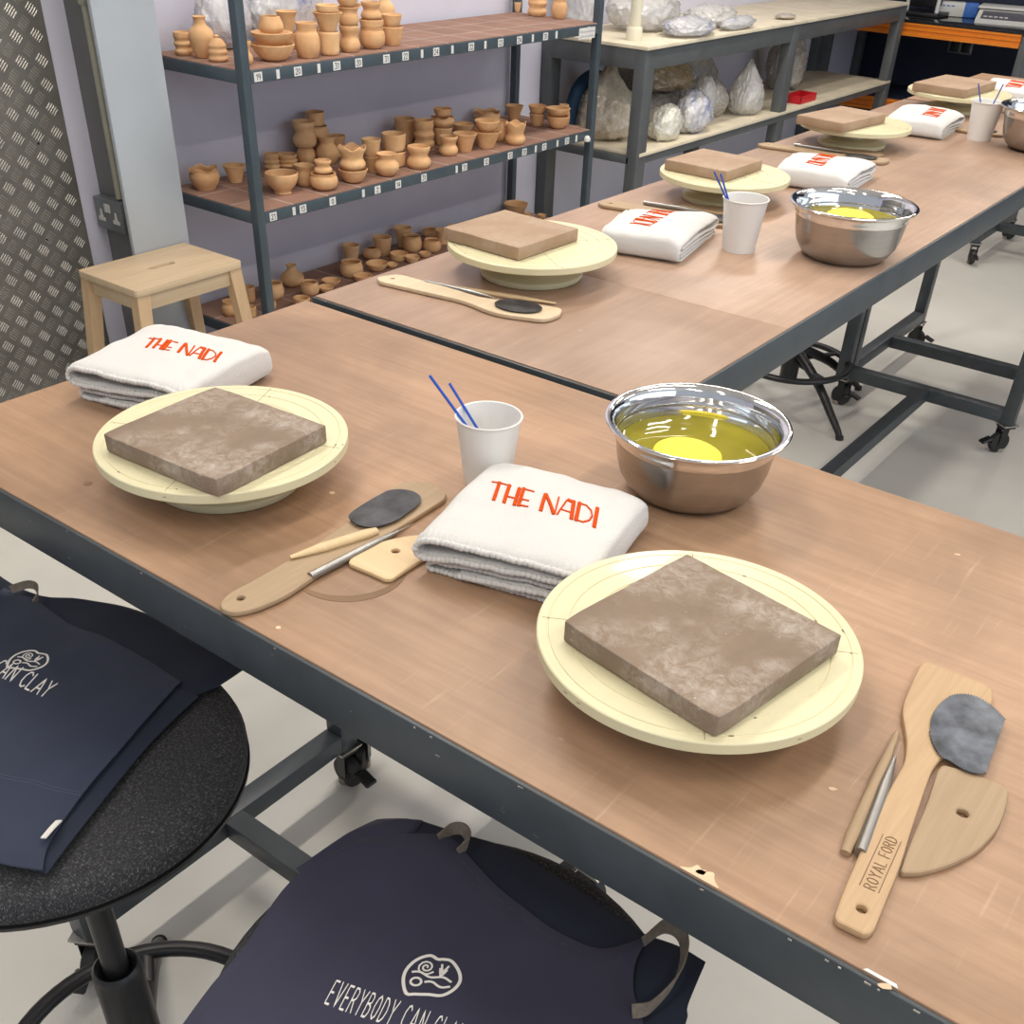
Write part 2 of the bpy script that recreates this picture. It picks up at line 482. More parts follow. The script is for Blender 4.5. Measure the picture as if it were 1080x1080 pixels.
def bvh_of(obs):
    dg = bpy.context.evaluated_depsgraph_get(); bpy.context.view_layer.update()
    vs, fs = [], []
    for o in obs:
        off = len(vs); mw = o.matrix_world
        vs += [mw @ v.co for v in o.data.vertices]
        fs += [tuple(off + i for i in p.vertices) for p in o.data.polygons]
    return BVHTree.FromPolygons(vs, fs)

def projector(tree, o, ux, uy, s, inv=None, xs=1.0):
    """2-D text space -> on the surface under it (vertical drop)"""
    ux = Vector((*ux, 0)).normalized(); uy = Vector((*uy, 0)).normalized(); o = Vector((*o, 0))
    def put(x, y, h):
        p = o + ux * x * s * xs + uy * y * s
        hit = tree.ray_cast(Vector((p.x, p.y, 2)), Vector((0, 0, -1)))
        z = hit[0].z if hit[0] is not None else .7
        q = Vector((p.x, p.y, z + h - .0003))
        return inv @ q if inv is not None else q
    return put

def stroke_text(bm, txt, put, w=.11, th=.0006, gap=.16, font=GL):
    x = 0
    for ch in txt:
        g = font[ch]
        for st in g[1]: ribbon_verts(bm, [(x + a, b) for a, b in st], w, th, put)
        if len(g) > 2:
            for st in g[2]: ribbon_verts(bm, [(x + a, b) for a, b in st], w * 2.2, th * 1.3, put)
        x += g[0] + gap
    return x - gap

# ------------------------------------------------------------------ the room
def struct(o): o['kind'] = 'structure'; return o
struct(box('floor', (-3.05, -2.5, -.1), (3.5, 7.95, 0), 'floor', bev=0))
struct(box('wall_left', (-3.25, -2.5, 0), (-3.05, 8.15, 3.1), 'wall', bev=0))
struct(box('wall_back', (-3.05, 7.95, 0), (3.5, 8.15, 3.1), 'navy_wall', bev=0))
struct(box('ceiling', (-3.25, -2.5, 3.1), (3.5, 8.15, 3.2), 'ceiling', bev=0))

# H-section steel column against the wall
pil = bpy.data.objects.new('pillar_1', None); COL.objects.link(pil); pil['kind'] = 'structure'
box('flange', (-2.815, 1.868, 0), (-2.80, 2.068, 3.1), 'pillar_paint', pil, .002)
box('web', (-3.0495, 1.950, 0), (-2.815, 1.962, 3.1), 'pillar_paint_shaded', pil, 0)
c = thing('cable_conduit', (-2.932, 1.938, .622), 'thin olive grey cable conduit running down steel pillar into twin socket', 'conduit')
tube('pipe', [(0, 0, 2.4), (0, 0, 0)], .0105, 'conduit', c, 14)
for zz in (.5, 1.3): box('saddle_clip', (-.014, -.012, zz), (.014, .012, zz + .012), 'conduit', c, .002)

s = thing('power_socket', (-2.968, 1.9495, .572), 'twin grey metal power socket box mounted on steel pillar above step stool', 'socket')
box('back_box', (-.068, -.036, -.045), (.068, 0, .045), 'socket_grey', s, .003)
def uk_holes(parent, cx, cz, y, mat='socket_white', k=1.0):
    bm = bmesh.new()
    bx(bm, (cx - .005 * k, y - .0016, cz + .004 * k), (cx + .005 * k, y, cz + .021 * k), .001, 1)
    bx(bm, (cx - .017 * k, y - .0016, cz - .013 * k), (cx + .017 * k, y, cz - .002 * k), .001, 1)
    bx(bm, (cx - .008 * k, y - .0016, cz - .003 * k), (cx + .008 * k, y, cz + .006 * k), .001, 1)
    from_bm('socket_outlet', bm, mat, parent, 35)
uk_holes(s, -.036, -.008, -.036); uk_holes(s, .036, -.008, -.036)
for xx in (-.007, .007): box('switch', (xx - .006, -.040, .008), (xx + .006, -.036, .033), 'socket_white', s, .001)

# five-bar tread plate lining the wall beside the column
tp = thing('tread_plate_panel', (-3.0492, 0, 0), 'grey metal tread plate panel lining the wall beside steel pillar', 'wall panel')
box('sheet', (0, -1.2, 0), (.004, 1.878, 2.2), 'plate_metal', tp, .001)
def tread():
    vs, fs = [], []
    cell = .0435; q = math.sqrt(.5)
    for i in range(-8, 60):
        for j in range(-40, 40):
            cu, cv = i * cell, j * cell           # u = (y+z)/√2, v = (y-z)/√2
            y = (cu + cv) * q; z = (cu - cv) * q
            if not (.9 < y < 1.855 and .02 < z < 1.6): continue
            par = (i + j) % 2
            for k in range(5):
                off = (k - 2) * .0072; L = .0155 - abs(k - 2) * .0012; w = .0021
                if par == 0: ax, bxv = (q, q), (q, -q)
                else: ax, bxv = (q, -q), (q, q)
                c0 = (y + bxv[0] * off, z + bxv[1] * off)
                n = len(vs)
                for e in (-1, 1):
                    vs.append((.0040, c0[0] + ax[0] * L * e, c0[1] + ax[1] * L * e))
                for e, sd in ((-1, 1), (1, 1), (1, -1), (-1, -1)):
                    vs.append((.0040, c0[0] + ax[0] * L * .75 * e + bxv[0] * w * sd, c0[1] + ax[1] * L * .75 * e + bxv[1] * w * sd))
                for e in (-1, 1): vs.append((.0058, c0[0] + ax[0] * L * .65 * e, c0[1] + ax[1] * L * .65 * e))
                a, b, p1, p2, p3, p4, t1, t2 = range(n, n + 8)
                fs += [(a, p1, t1), (a, t1, p4), (b, t2, p2), (b, p3, t2), (p1, p2, t2, t1), (p4, t1, t2, p3)]
    return raw('tread_pattern', vs, fs, 'tread_metal', tp)
tread()
for yy, zz in ((1.78, .78), (1.74, .52)): lathe('rivet', [(.0001, .0), (.004, 0), (.003, .002), (.0001, .0025)], 'black', tp, 12).matrix_local = Matrix.Translation((.004, yy, zz)) @ Matrix.Rotation(PI / 2, 4, 'Y')

# ------------------------------------------------------------------ work tables
def caster(parent, x, y, rz=0.):
    mt = Matrix.Translation((x, y, 0)) @ Matrix.Rotation(rz, 4, 'Z')
    c = bpy.data.objects.new('caster', None); COL.objects.link(c); c.parent = parent; c.matrix_local = mt
    box('mounting_plate', (-.026, -.026, .092), (.026, .026, .097), 'zinc', c, .001)
    bm = bmesh.new()
    for sd in (-1, 1): bx(bm, (-.020, sd * .0155 - .0012, .026), (.004, sd * .0155 + .0012, .088), .001, 1)
    bx(bm, (-.024, -.02, .082), (.024, .02, .092), .003, 1)
    from_bm('fork', bm, 'black', c, 35)
    w = lathe('wheel', [(.0001, -.012), (.024, -.012), (.032, -.010), (.034, -.004), (.034, .004), (.032, .010), (.024, .012), (.0001, .012)], 'black_rubber', c, 28)
    w.matrix_local = Matrix.Translation((-.010, 0, .034)) @ Matrix.Rotation(PI / 2, 4, 'X')
    h = lathe('hub', [(.0001, -.0135), (.013, -.0135), (.015, -.0115), (.015, .0115), (.013, .0135), (.0001, .0135)], 'castor_hub', c, 20)
    h.matrix_local = w.matrix_local.copy()
    bm = bmesh.new(); bx(bm, (-.060, -.014, .058), (-.022, .014, .066), .003, 1, Matrix.Rotation(-.35, 4, 'Y'))
    from_bm('brake_pedal', bm, 'black', c, 35)

def table(x0, x1, y0, y1, longx, label, boards, casters=True, mids=()):
    t = thing('work_table', ((x0 + x1) / 2, (y0 + y1) / 2, 0), label, 'table')
    hx, hy = (x1 - x0) / 2, (y1 - y0) / 2; g = .0035
    for (a, b, c_, d) in boards:
        box('tabletop', (a - t.location.x + g, b - t.location.y + g, .936), (c_ - t.location.x - g, d - t.location.y - g, .951), 'ply_x' if longx else 'ply_y', t, .0012)
    for sx in (-1, 1):
        e = sx * hx; box('rail', (min(e, e - sx * .03), -hy, .898), (max(e, e - sx * .03), hy, .949), 'steel_paint', t, .0015)
    for sy in (-1, 1):
        e = sy * hy; box('rail', (-hx + .03, min(e, e - sy * .03), .898), (hx - .03, max(e, e - sy * .03), .949), 'steel_paint', t, .0015)
    lx, ly = hx - .02, hy - .02
    for sx in (-1, 1):
        for sy in (-1, 1):
            box('leg', (sx * lx - .02, sy * ly - .02, .097), (sx * lx + .02, sy * ly + .02, .898), 'steel_paint', t, .002)
            caster(t, sx * lx, sy * ly, (.4 if sx > 0 else 2.6) + sy * .5)
    if longx:
        for sx in (-1, 1): box('stretcher', (sx * lx - .02, -ly + .02, .100), (sx * lx + .02, ly - .02, .140), 'steel_paint', t, .002)
        box('stretcher', (-lx + .02, -.02, .100), (lx - .02, .02, .140), 'steel_paint', t, .002)
    else:
        for sy in (-1, 1): box('stretcher', (-lx + .02, sy * ly - .02, .100), (lx - .02, sy * ly + .02, .140), 'steel_paint', t, .002)
        box('stretcher', (-.02, -ly + .02, .100), (.02, ly - .02, .140), 'steel_paint', t, .002)
    return t

T1 = table(-1.155, 1.285, .44, 1.043, True, 'work table with brown plywood top at the front, two aprons hanging by it', [(-1.155, .44, 1.285, 1.043)])
T2 = table(-1.160, -.563, 1.058, 3.46, False, 'long work table with brown plywood top running from front table toward back', [(-1.160, 1.058, -.563, 1.4265), (-1.160, 1.4195, -.563, 3.46)])
T3 = table(-1.160, 1.28, 3.472, 4.19, True, 'plywood work table crossing the far end of the long table', [(-1.160, 3.472, 1.28, 4.19)])
T4 = table(-1.345, 1.10, 5.43, 6.04, True, 'farthest steel frame table on casters, seen only under the long table edge', [(-1.345, 5.43, 1.10, 6.04)])

# worn marks on the front table top
def mark(name, outline, z, mat, parent, holes=()):
    p = parent.location
    return plate(name, [(a - p.x, b - p.y) for a, b in outline], z, z + .0004, mat, parent, [[(a - p.x, b - p.y) for a, b in h] for h in holes], bev=.0001)
def arc_band(cx, cy, r, a0, a1, w):
    n = 20; o = []; i_ = []
    for k in range(n + 1):
        a = a0 + (a1 - a0) * k / n; ww = w * math.sin(PI * (k + .6) / (n + 1.2))
        o.append((cx + (r + ww / 2) * math.cos(a), cy + (r + ww / 2) * math.sin(a))); i_.append((cx + (r - ww / 2) * math.cos(a), cy + (r - ww / 2) * math.sin(a)))
    return o + i_[::-1]
mark('stain_mark', arc_band(-.598, .565, .0530, -1.95, .60, .0095), .9510, 'scorch', T1)
for x, y, r in ((-.910, .505, .0045), (-.709, .653, .003), (-1.08, .655, .003), (-.576, .458, .0022)):
    mark('screw_plug', circ(x, y, r, 14), .9510, 'shaving' if r < .004 else 'scorch', T1)
for x, y, r in ((-.167, .961, .003), (-.129, .577, .0032), (-.165, .449, .004), (-.037, .441, .004), (-.052, .657, .002)):
    mark('chip_mark', [(a + .4 * (random.Random(k * 7 + int(x * 999)).random() - .5) * r, b) for k, (a, b) in enumerate(circ(x, y, r, 9, r * .6, .5))], .9510, 'shaving', T1)

worn = rounded([(-.180, .4435), (-.148, .4435), (-.155, .4480), (-.158, .4545), (-.164, .4500), (-.170, .4535), (-.172, .4475)], 4, .4)
mark('worn_patch', worn, .9510, 'shaving', T1)
mark('worn_patch', [(-.052, .4438), (-.030, .4438), (-.032, .4465), (-.050, .4462)], .9510, 'sticker', T1)
bm = bmesh.new(); rr_ = random.Random(5)
for i in range(26):
    x = -1.1 + 1.15 * rr_.random(); z = .946 if i % 3 else .905 + .035 * rr_.random(); w_ = .0008 + .0016 * rr_.random()
    bx(bm, (x - w_ - T1.location.x, .4394 - T1.location.y, z), (x + w_ - T1.location.x, .4401 - T1.location.y, z + .0014), 0)
from_bm('paint_chips', bm, 'zinc', T1)

# ------------------------------------------------------------------ folded towels
def towel(BL, BR, TR, TL, h, label, seed, text, scallop=True, q=1.0, gape=1.0, cat='towel'):
    """BL-BR is the side with the open hems; folded as a stack of layers"""
    c = [(BL[i] + BR[i] + TR[i] + TL[i]) / 4 for i in range(2)]
    t = thing('folded_towel', (c[0], c[1], TOP + .0012), label, cat, group='embroidered towels on the work tables')
    BL, BR, TR, TL = [Vector((p[0] - c[0], p[1] - c[1])) for p in (BL, BR, TR, TL)]
    W = (BR - BL).length; D = (TL - BL).length
    out_dir = ((BL - TL).normalized()).to_3d()
    th = .0050
    def path_pts(pl):
        sp = spline([Vector((a, b, 0)) for a, b in pl], 16); out = [sp[0]]
        for q_ in sp:
            if (q_ - out[-1]).length > (.0010 if q > .9 else .0025): out.append(q_)
        return out
    k = h / .040
    # upper fold: U-turn at the left, hem loop gaping; lower bundle: inset
    up = [(.99 * W, .0055 * k), (1.004 * W, .013 * k), (.998 * W, .026 * k), (.965 * W, .0345 * k), (.8 * W, .0365 * k), (.5 * W, .0372 * k), (.25 * W, .0368 * k), (.07 * W, .0345 * k), (.008 * W, .029 * k), (0, .023 * k),
          (.02 * W, .0185 * k), (.10 * W, .0175 * k), (.3 * W, .0215 * k), (.5 * W, .0245 * k), (.75 * W, .0265 * k), (.93 * W, .027 * k)]
    lo = [(.96 * W, .019 * k), (.7 * W, .0178 * k), (.45 * W, .0155 * k), (.22 * W, .0118 * k), (.1 * W, .0112 * k), (.062 * W, .0085 * k), (.058 * W, .0050 * k), (.08 * W, .0026 * k), (.3 * W, .0024 * k), (.6 * W, .0024 * k), (.95 * W, .0024 * k)]
    mid = [(.95 * W, .0115 * k), (.6 * W, .0095 * k), (.36 * W, .0068 * k), (.26 * W, .0062 * k)]
    nd = int(60 * q)
    for nm, pl, ins, wth in (('top_fold', up, 0, th), ('lower_fold', lo, .006, th * .9), ('inner_fold', mid, .001, th)):
        P = path_pts(pl); n = len(P); vs, fs = [], []
        for j in range(nd + 1):
            v = (j / nd) ** 1.5 if q > .9 else j / nd
            for side in (1, -1):
                for i, p in enumerate(P):
                    a = P[max(0, i - 1)]; b = P[min(n - 1, i + 1)]
                    d = (b - a).normalized(); nr = Vector((-d.y, d.x)) * side
                    edge = min(1, min(v, 1 - v) * D / .004)
                    rim = math.sin(PI * i / (n - 1)) if nm == 'inner_fold' else 1
                    tt = wth / 2 * (.35 + .65 * math.sqrt(max(0, edge))) * (k if k < 1 else 1)
                    if v < .05 and scallop: tt *= 1.12 + .38 * math.sin((p.x + p.y) / .0030 * PI)
                    x = p.x + nr.x * tt; z = p.y + nr.y * tt
                    if side == 1 and False: pass
                    u = x / W
                    # soft drop of the top towards the back edge and around the rim
                    fall = 1 - .22 * max(0, (v - .80) / .20) ** 2 - .08 * max(0, (.10 - v) / .10) ** 2
                    z = z * fall
                    wob = noise.noise(Vector((u * 3 + seed, v * 3, z * 30))) * .0034 + noise.noise(Vector((u * 9 + seed, v * 7, z * 20))) * .0012
                    pull = ins + .0012 * noise.noise(Vector((u * 9, z * 120, seed)))
                    if scallop and v < .04: pull += .0008 * math.sin((p.x + p.y) / .0030 * PI)
                    vv = (pull / D) + v * (1 - pull / D)
                    e = BL.lerp(BR, u); f = TL.lerp(TR, u) if True else None
                    pos = e.lerp(f, vv)
                    bend = .004 * math.sin(PI * vv)
                    nrm = (BR - BL).normalized()
                    pos = pos + nrm * (bend * (1 if u > .5 else -1) * (-.3)) * 1
                    zz = max(.0002, z + wob * min(1, z / .02))
                    vs.append((pos.x, pos.y, zz))
        m = 2 * n
        for j in range(nd):
            for i in range(n - 1):
                a = j * m + i; fs.append((a, a + 1, a + 1 + m, a + m))
                a = j * m + n + i; fs.append((a, a + m, a + 1 + m, a + 1))
            for i in (0, n - 1):
                a, b = j * m + i, j * m + n + i; fs.append((a, a + m, b + m, b))
        for j in (0, nd):
            for i in range(n - 1):
                a = j * m + i; b = j * m + n + i; fs.append((a, a + 1, b + 1, b))
        o = raw(nm, vs, fs, 'terry', t, 180)
        if scallop and nm != 'x':
            rim = [(Vector(vs[i]) + Vector(vs[n + i])) / 2 for i in range(n)]
            cum = [0.]
            for a_, b_ in zip(rim[:-1], rim[1:]): cum.append(cum[-1] + (b_ - a_).length)
            step = .0009 if q > .9 else .002; N_ = int(cum[-1] / step); pts_ = []; rad_ = []; jj = 0
            for i in range(N_ + 1):
                s_ = cum[-1] * i / N_
                while jj < n - 2 and cum[jj + 1] < s_: jj += 1
                kk = (s_ - cum[jj]) / max(1e-9, cum[jj + 1] - cum[jj])
                p_ = rim[jj].lerp(rim[jj + 1], kk); fr = abs(math.sin(s_ / .0054 * PI))
                pts_.append(p_ + out_dir * (.0004 + .0010 * fr)); rad_.append(wth * (.44 + .20 * fr))
            pts_ = [Vector((p_.x, p_.y, max(p_.z, r_))) for p_, r_ in zip(pts_, rad_)]
            hv, hf = tube_v(pts_, rad_, 10)
            raw('hem', hv, hf, 'terry', o, 180)
        if nm == 'top_fold': topo = o
    # embroidered lettering
    (to, ux, uy, sz) = text
    tree = bvh_of([topo])
    inv = topo.matrix_world.inverted()
    put = projector(tree, to, ux, uy, sz, inv, .80)
    bm = bmesh.new()
    stroke_text(bm, 'THE NADI', put, .075 if q > .9 else .045, .0012, .10, TW)
    from_bm('embroidery', bm, 'thread', t)
    return t

def unit(a, b): v = Vector((b[0] - a[0], b[1] - a[1])); return tuple(v.normalized())
towel((-.546, .600), (-.386, .640), (-.424, .800), (-.590, .772), .046,
      'folded white towel with orange lettering between the paper cup and the nearest banding wheel', 1.3,
      ((-.534, .686), unit((-.535, .686), (-.442, .704)), unit((-.538, .685), (-.556, .718)), .032))
towel((-1.100, .618), (-.935, .655), (-.980, .818), (-1.150, .776), .048,
      'folded white towel with orange lettering at the table corner next to the step stool', 5.1,
      ((-1.072, .702), unit((-1.072, .702), (-.976, .728)), unit((-1.07, .697), (-1.092, .727)), .030))
towel((-1.010, 1.690), (-.965, 1.540), (-.835, 1.575), (-.880, 1.790), .041,
      'folded white towel between first wheel on the long table and a paper cup', 8.8,
      ((-.972, 1.722), unit((-.96, 1.745), (-.935, 1.610)), (1, .12), .036), q=.6)
towel((-.995, 2.360), (-.960, 2.190), (-.815, 2.215), (-.835, 2.420), .041,
      'folded white towel beside second wheel on the long table, behind steel bowl', 3.7,
      ((-.945, 2.370), (.15, -1), (1, .12), .034), q=.5)
towel((-1.045, 3.180), (-1.005, 2.910), (-.865, 2.930), (-.885, 3.160), .041,
      'folded white towel beside third wheel on the long table', 6.2,
      ((-.965, 3.120), (.15, -1), (1, .1), .038), q=.5)
towel((-1.02, 3.86), (-.98, 3.60), (-.83, 3.62), (-.84, 3.86), .041,
      'farthest folded white towel lying on the crossing far table', 9.4,
      ((-.955, 3.80), (.15, -1), (1, .1), .042), q=.4)

# ------------------------------------------------------------------ banding wheels and tiles
def wheel(x, y, label, r=.125, ang=0., wob=0):
    t = thing('banding_wheel', (x, y, TOP + .0012), label, 'banding wheel', ang, 'cream banding wheels on the work tables')
    prof = [(.0001, .0382), (r - .0014, .0382), (r, .0395), (r, .0475), (r - .0003, .0482), (r - .0012, .0488)]
    rr = r - .0012
    for g in (.93, .80, .66, .52, .38, .24):
        gr = r * g
        prof += [(gr + .0009, .0488), (gr + .0004, .0481), (gr - .0004, .0481), (gr - .0009, .0488)]
    prof += [(.0001, .0488)]
    lathe('turntable_disc', prof, 'wheel', t, 128, smooth=22)
    lathe('spindle', [(.030, .016), (.030, .022), (.034, .0305), (.050, .0385), (.0001, .0385)][::-1] + [(.0001, .016)], 'oily', t, 48)
    b = r * .60
    lathe('base', [(.0001, 0), (b, 0), (b + .0015, .0015), (b + .0015, .008), (b - .001, .0098), (b - .012, .0105), (b - .018, .014), (b - .026, .0165), (.0001, .0165)], 'wheel', t, 72, smooth=50)
    rnd = random.Random(int(x * 1000)); bm = bmesh.new()
    for i in range(11):
        a = rnd.random() * 2 * PI; rr2 = r * (.998 if i % 2 else rnd.choice([.93, .8, .985]))
        zc = .0440 if i % 2 else .0488
        mt = Matrix.Translation((rr2 * math.cos(a), rr2 * math.sin(a), zc)) @ Matrix.Rotation(a + PI / 2, 4, 'Z')
        s = .0007 + .0012 * rnd.random()
        bx(bm, (-s, -.0005, -.0003), (s, .0004, .0003), 0, 1, mt)
    for a in (0, PI / 2 + .05):     # hairline casting seams
        mt = Matrix.Rotation(a, 4, 'Z'); bx(bm, (-r * .97, -.00025, .0484), (r * .97, .00025, .0489), 0, 1, mt)
    from_bm('chips', bm, 'chip', t)
    return t
wheel(-.269, .616, 'cream banding wheel nearest the tool set, bearing the closest brown tile', .1255, .5)
wheel(-.812, .606, 'cream banding wheel close to the table corner with folded towel behind it', .1255, 2.0)
wheel(-.984, 1.366, 'cream banding wheel at the near end of the long table', .133, .9)
wheel(-.990, 2.010, 'cream banding wheel on long table between two towels, second from the near end', .127, 1.4)
wheel(-1.010, 2.710, 'cream banding wheel third from the near end of the long table', .132, .2)
wheel(-.985, 3.395, 'cream banding wheel at the far end of the long table', .140, 1.1)

def tile(corners, label, mat='tile', chips=0, h=.018, seed=0):
    z = TOP + .0012 + .0488
    c = [sum(p[i] for p in corners) / 4 for i in range(2)]
    e = Vector((corners[1][0] - corners[0][0], corners[1][1] - corners[0][1])); ang = math.atan2(e.y, e.x)
    w = (e.length + math.dist(corners[2], corners[3])) / 2; d = (math.dist(corners[1], corners[2]) + math.dist(corners[3], corners[0])) / 2
    bm = bmesh.new(); bx(bm, (-w / 2, -d / 2, 0), (w / 2, d / 2, h), .0016, 2)
    es = [e_ for e_ in bm.edges if e_.calc_length() > .02]
    bmesh.ops.subdivide_edges(bm, edges=es, cuts=14, use_grid_fill=True)
    for v in bm.verts:
        edge = max(abs(v.co.x) / (w / 2), abs(v.co.y) / (d / 2))
        if edge > .96 and v.co.z > .001:
            n = noise.noise(Vector((v.co.x * 90 + seed, v.co.y * 90, v.co.z * 90))) * .0007
            v.co.x += n * (1 if v.co.x > 0 else -1) * .8; v.co.y += n * (1 if v.co.y > 0 else -1) * .8
        for (cx, cy, rr) in (chips or ()):
            dd = math.hypot(v.co.x - cx * w / 2, v.co.y - cy * d / 2)
            if dd < rr: v.co.x *= 1 - .022 * (1 - dd / rr); v.co.y *= 1 - .022 * (1 - dd / rr)
    o = from_bm('clay_tile', bm, mat, None, 28)
    o.location = (c[0], c[1], z + .0006); o.rotation_euler = (0, 0, ang)
    tag(o, label, 'tile', 'square tiles on the banding wheels')
    return o
tile([(-.340, .540), (-.193, .515), (-.180, .669), (-.330, .682)], 'square brown clay tile with dusty scratches on the wheel nearest the tool set', 'tile', [(-1, -1, .02), (1, -1, .012)], .0185)
tile([(-.859, .508), (-.698, .518), (-.736, .674), (-.884, .639)], 'square brown clay tile on the wheel by the table corner', 'tile', [(-1, -1, .014), (1, -1, .018), (-1, 1, .02)], .0185, 3)
tile([(-1.087, 1.278), (-.924, 1.273), (-.953, 1.432), (-1.089, 1.414)], 'tan clay tile with chipped pale edges on the near end wheel of the long table', 'tile_tan', [(-.3, -1, .02)], .019, 5)
tile([(-1.084, 1.941), (-.939, 1.938), (-.959, 2.086), (-1.088, 2.083)], 'brown clay tile on second wheel of the long table behind blue straws', 'tile_tan', [], .019, 7)
tile([(-1.085, 2.575), (-.970, 2.56), (-.967, 2.768), (-1.099, 2.763)], 'brown clay tile on third wheel of the long table', 'tile_tan', [], .020, 9)
tile([(-1.075, 3.28), (-.925, 3.27), (-.925, 3.50), (-1.075, 3.50)], 'dusty clay tile on the wheel at the far end of long table', 'tile_tan', [], .021, 11)

# ------------------------------------------------------------------ steel bowls, sponge, water
def bowl(x, y, label, splabel, k=1.0, sp=(-.02, -.02), lv=.046):
    t = thing('mixing_bowl', (x, y, TOP + .0012), label, 'bowl', 0, 'steel mixing bowls on the work tables')
    t.scale = (k, k, k)
    out = [(.0001, .0015), (.040, .0015), (.050, .0006), (.058, .0022), (.067, .010), (.0745, .022), (.0785, .036), (.0805, .050), (.0822, .060)]
    lathe('bowl_body', out + [(.0810, .060), (.0790, .050), (.0770, .036), (.0730, .0225), (.0655, .0112), (.056, .004), (.0001, .003)], 'bowl_outer', t, 96, smooth=50)
    rim = [(.0822, .0600), (.0836, .0615), (.0842, .0660), (.0852, .0715), (.0885, .0745), (.0922, .0750), (.0940, .0762), (.0944, .0778), (.0932, .0790), (.0905, .0792),
           (.0868, .0775), (.0838, .0735), (.0828, .0660), (.0815, .0605), (.0800, .0560), (.0790, .050), (.0766, .036), (.0725, .0228), (.065, .0116), (.056, .0045), (.0001, .0034)]
    # open inner lining and rolled rim
    vs, fs = lathe_v(rim, 96); fs = fs[:-2]
    fs.append(tuple((len(rim) - 1) * 96 + q for q in range(96)))
    raw('rolled_rim', vs, fs, 'bowl_polish', t, 50)
    lathe('water', [(.0001, lv), (.0783 * (1 if lv > .044 else .985), lv), (.0783 * (1 if lv > .044 else .985), lv - .0004), (.0001, lv - .0004)], 'liquid', t, 64)
    sp_ = thing('sponge', (x + sp[0] * k, y + sp[1] * k, TOP + .0012 + k * (lv - .011)), 'round yellow sponge floating in ' + splabel, 'sponge')
    sp_.scale = (k, k, k)
    lathe('sponge_body', [(.0001, 0), (.027, .0003), (.034, .004), (.036, .009), (.0345, .0145), (.030, .0175), (.020, .0186), (.0001, .019)], 'yellow_sponge', sp_, 40,
          f=lambda p, a, s: (p[0] * (1 + .03 * math.sin(3 * a)), p[1] * (1 + .03 * math.cos(2 * a)), p[2]))
    return t
bowl(-.434, .903, 'brushed steel bowl of yellow tinted water on the front table, beside towel', 'the bowl on the front table', 1.0, (.003, -.022), .048)
bowl(-.650, 1.815, 'steel bowl on the long table next to a paper cup, second along', 'the uncropped bowl on long table', 1.12, (-.004, .004), .055)
bowl(-.650, 3.01, 'steel bowl partly cut off by picture edge on the long table', 'the bowl cut off by picture edge', 1.2, (0, 0), .05)

# ------------------------------------------------------------------ paper cups and straws
def cup(x, y, label, k=1.0, h=.073):
    rb, rt = .0245, .0335
    prof = [(.0001, .004), (rb - .001, .004), (rb - .0008, 0), (rb, 0)] + [(rb + (rt - rb) * i / 8, h * i / 8) for i in range(1, 9)]
    prof += [(rt + .0012, h - .0008), (rt + .0016, h + .0004), (rt + .0008, h + .0014), (rt - .0006, h + .0008)]
    prof += [(rt - .001 - (rt - rb) * i / 8, h * (1 - i / 8)) for i in range(1, 8)] + [(rb - .0006, .006), (.0001, .0055)]
    o = lathe('paper_cup', prof, 'cup_paper', None, 56, smooth=50)
    o.location = (x, y, TOP + .0012); o.scale = (k, k, k)
    return tag(o, label, 'cup', 'paper cups on the work tables')
def straw(a, b, label):
    a, b = Vector(a), Vector(b)
    o = tube('stirring_straw', [(0, 0, 0), tuple(b - a)], .0015, 'straw', None, 10)
    o.location = a
    return tag(o, label, 'straw')
cup(-.606, .779, 'white paper cup with two blue straws behind the nearest towel')
straw((-.5923, .7873, .9585), (-.6562, .7465, 1.0631), 'blue straw in front table cup, the one leaning farther out')
straw((-.5889, .7894, .9585), (-.6544, .7746, 1.0468), 'blue straw in front table cup, the more upright one')
cup(-.802, 1.722, 'white paper cup with straws between towel and bowl on the long table', 1.12, .075)
straw((-.7938, 1.7379, .9585), (-.8428, 1.6710, 1.0785), 'blue straw in long table middle cup, the taller one')
straw((-.7934, 1.7196, .9585), (-.8328, 1.6756, 1.0764), 'blue straw in long table middle cup, the shorter one')
cup(-.800, 3.022, 'white paper cup beside the far steel bowl on the long table', 1.15, .075)
straw((-.7843, 3.0124, .9585), (-.8226, 2.9731, 1.0799), 'upright blue straw in the far paper cup')
straw((-.8031, 3.0133, .9585), (-.7661, 2.9790, 1.0842), 'leaning blue straw in the far paper cup')

# ------------------------------------------------------------------ hand tools
def flat_tool(name, outline, z0, th, mat, label, cat, holes=(), bev=.0012, parts=None, tilt=None):
    c = (sum(p[0] for p in outline) / len(outline), sum(p[1] for p in outline) / len(outline))
    t = thing(name, (c[0], c[1], z0), label, cat)
    o = plate('blade' if name in ('steel_kidney', 'rubber_kidney') else 'wooden_body', [(a - c[0], b - c[1]) for a, b in outline], 0, th, mat, t, [[(a - c[0], b - c[1]) for a, b in h] for h in holes], bev)
    if tilt: t.rotation_euler = tilt
    return t, c

Z0 = TOP + .0016
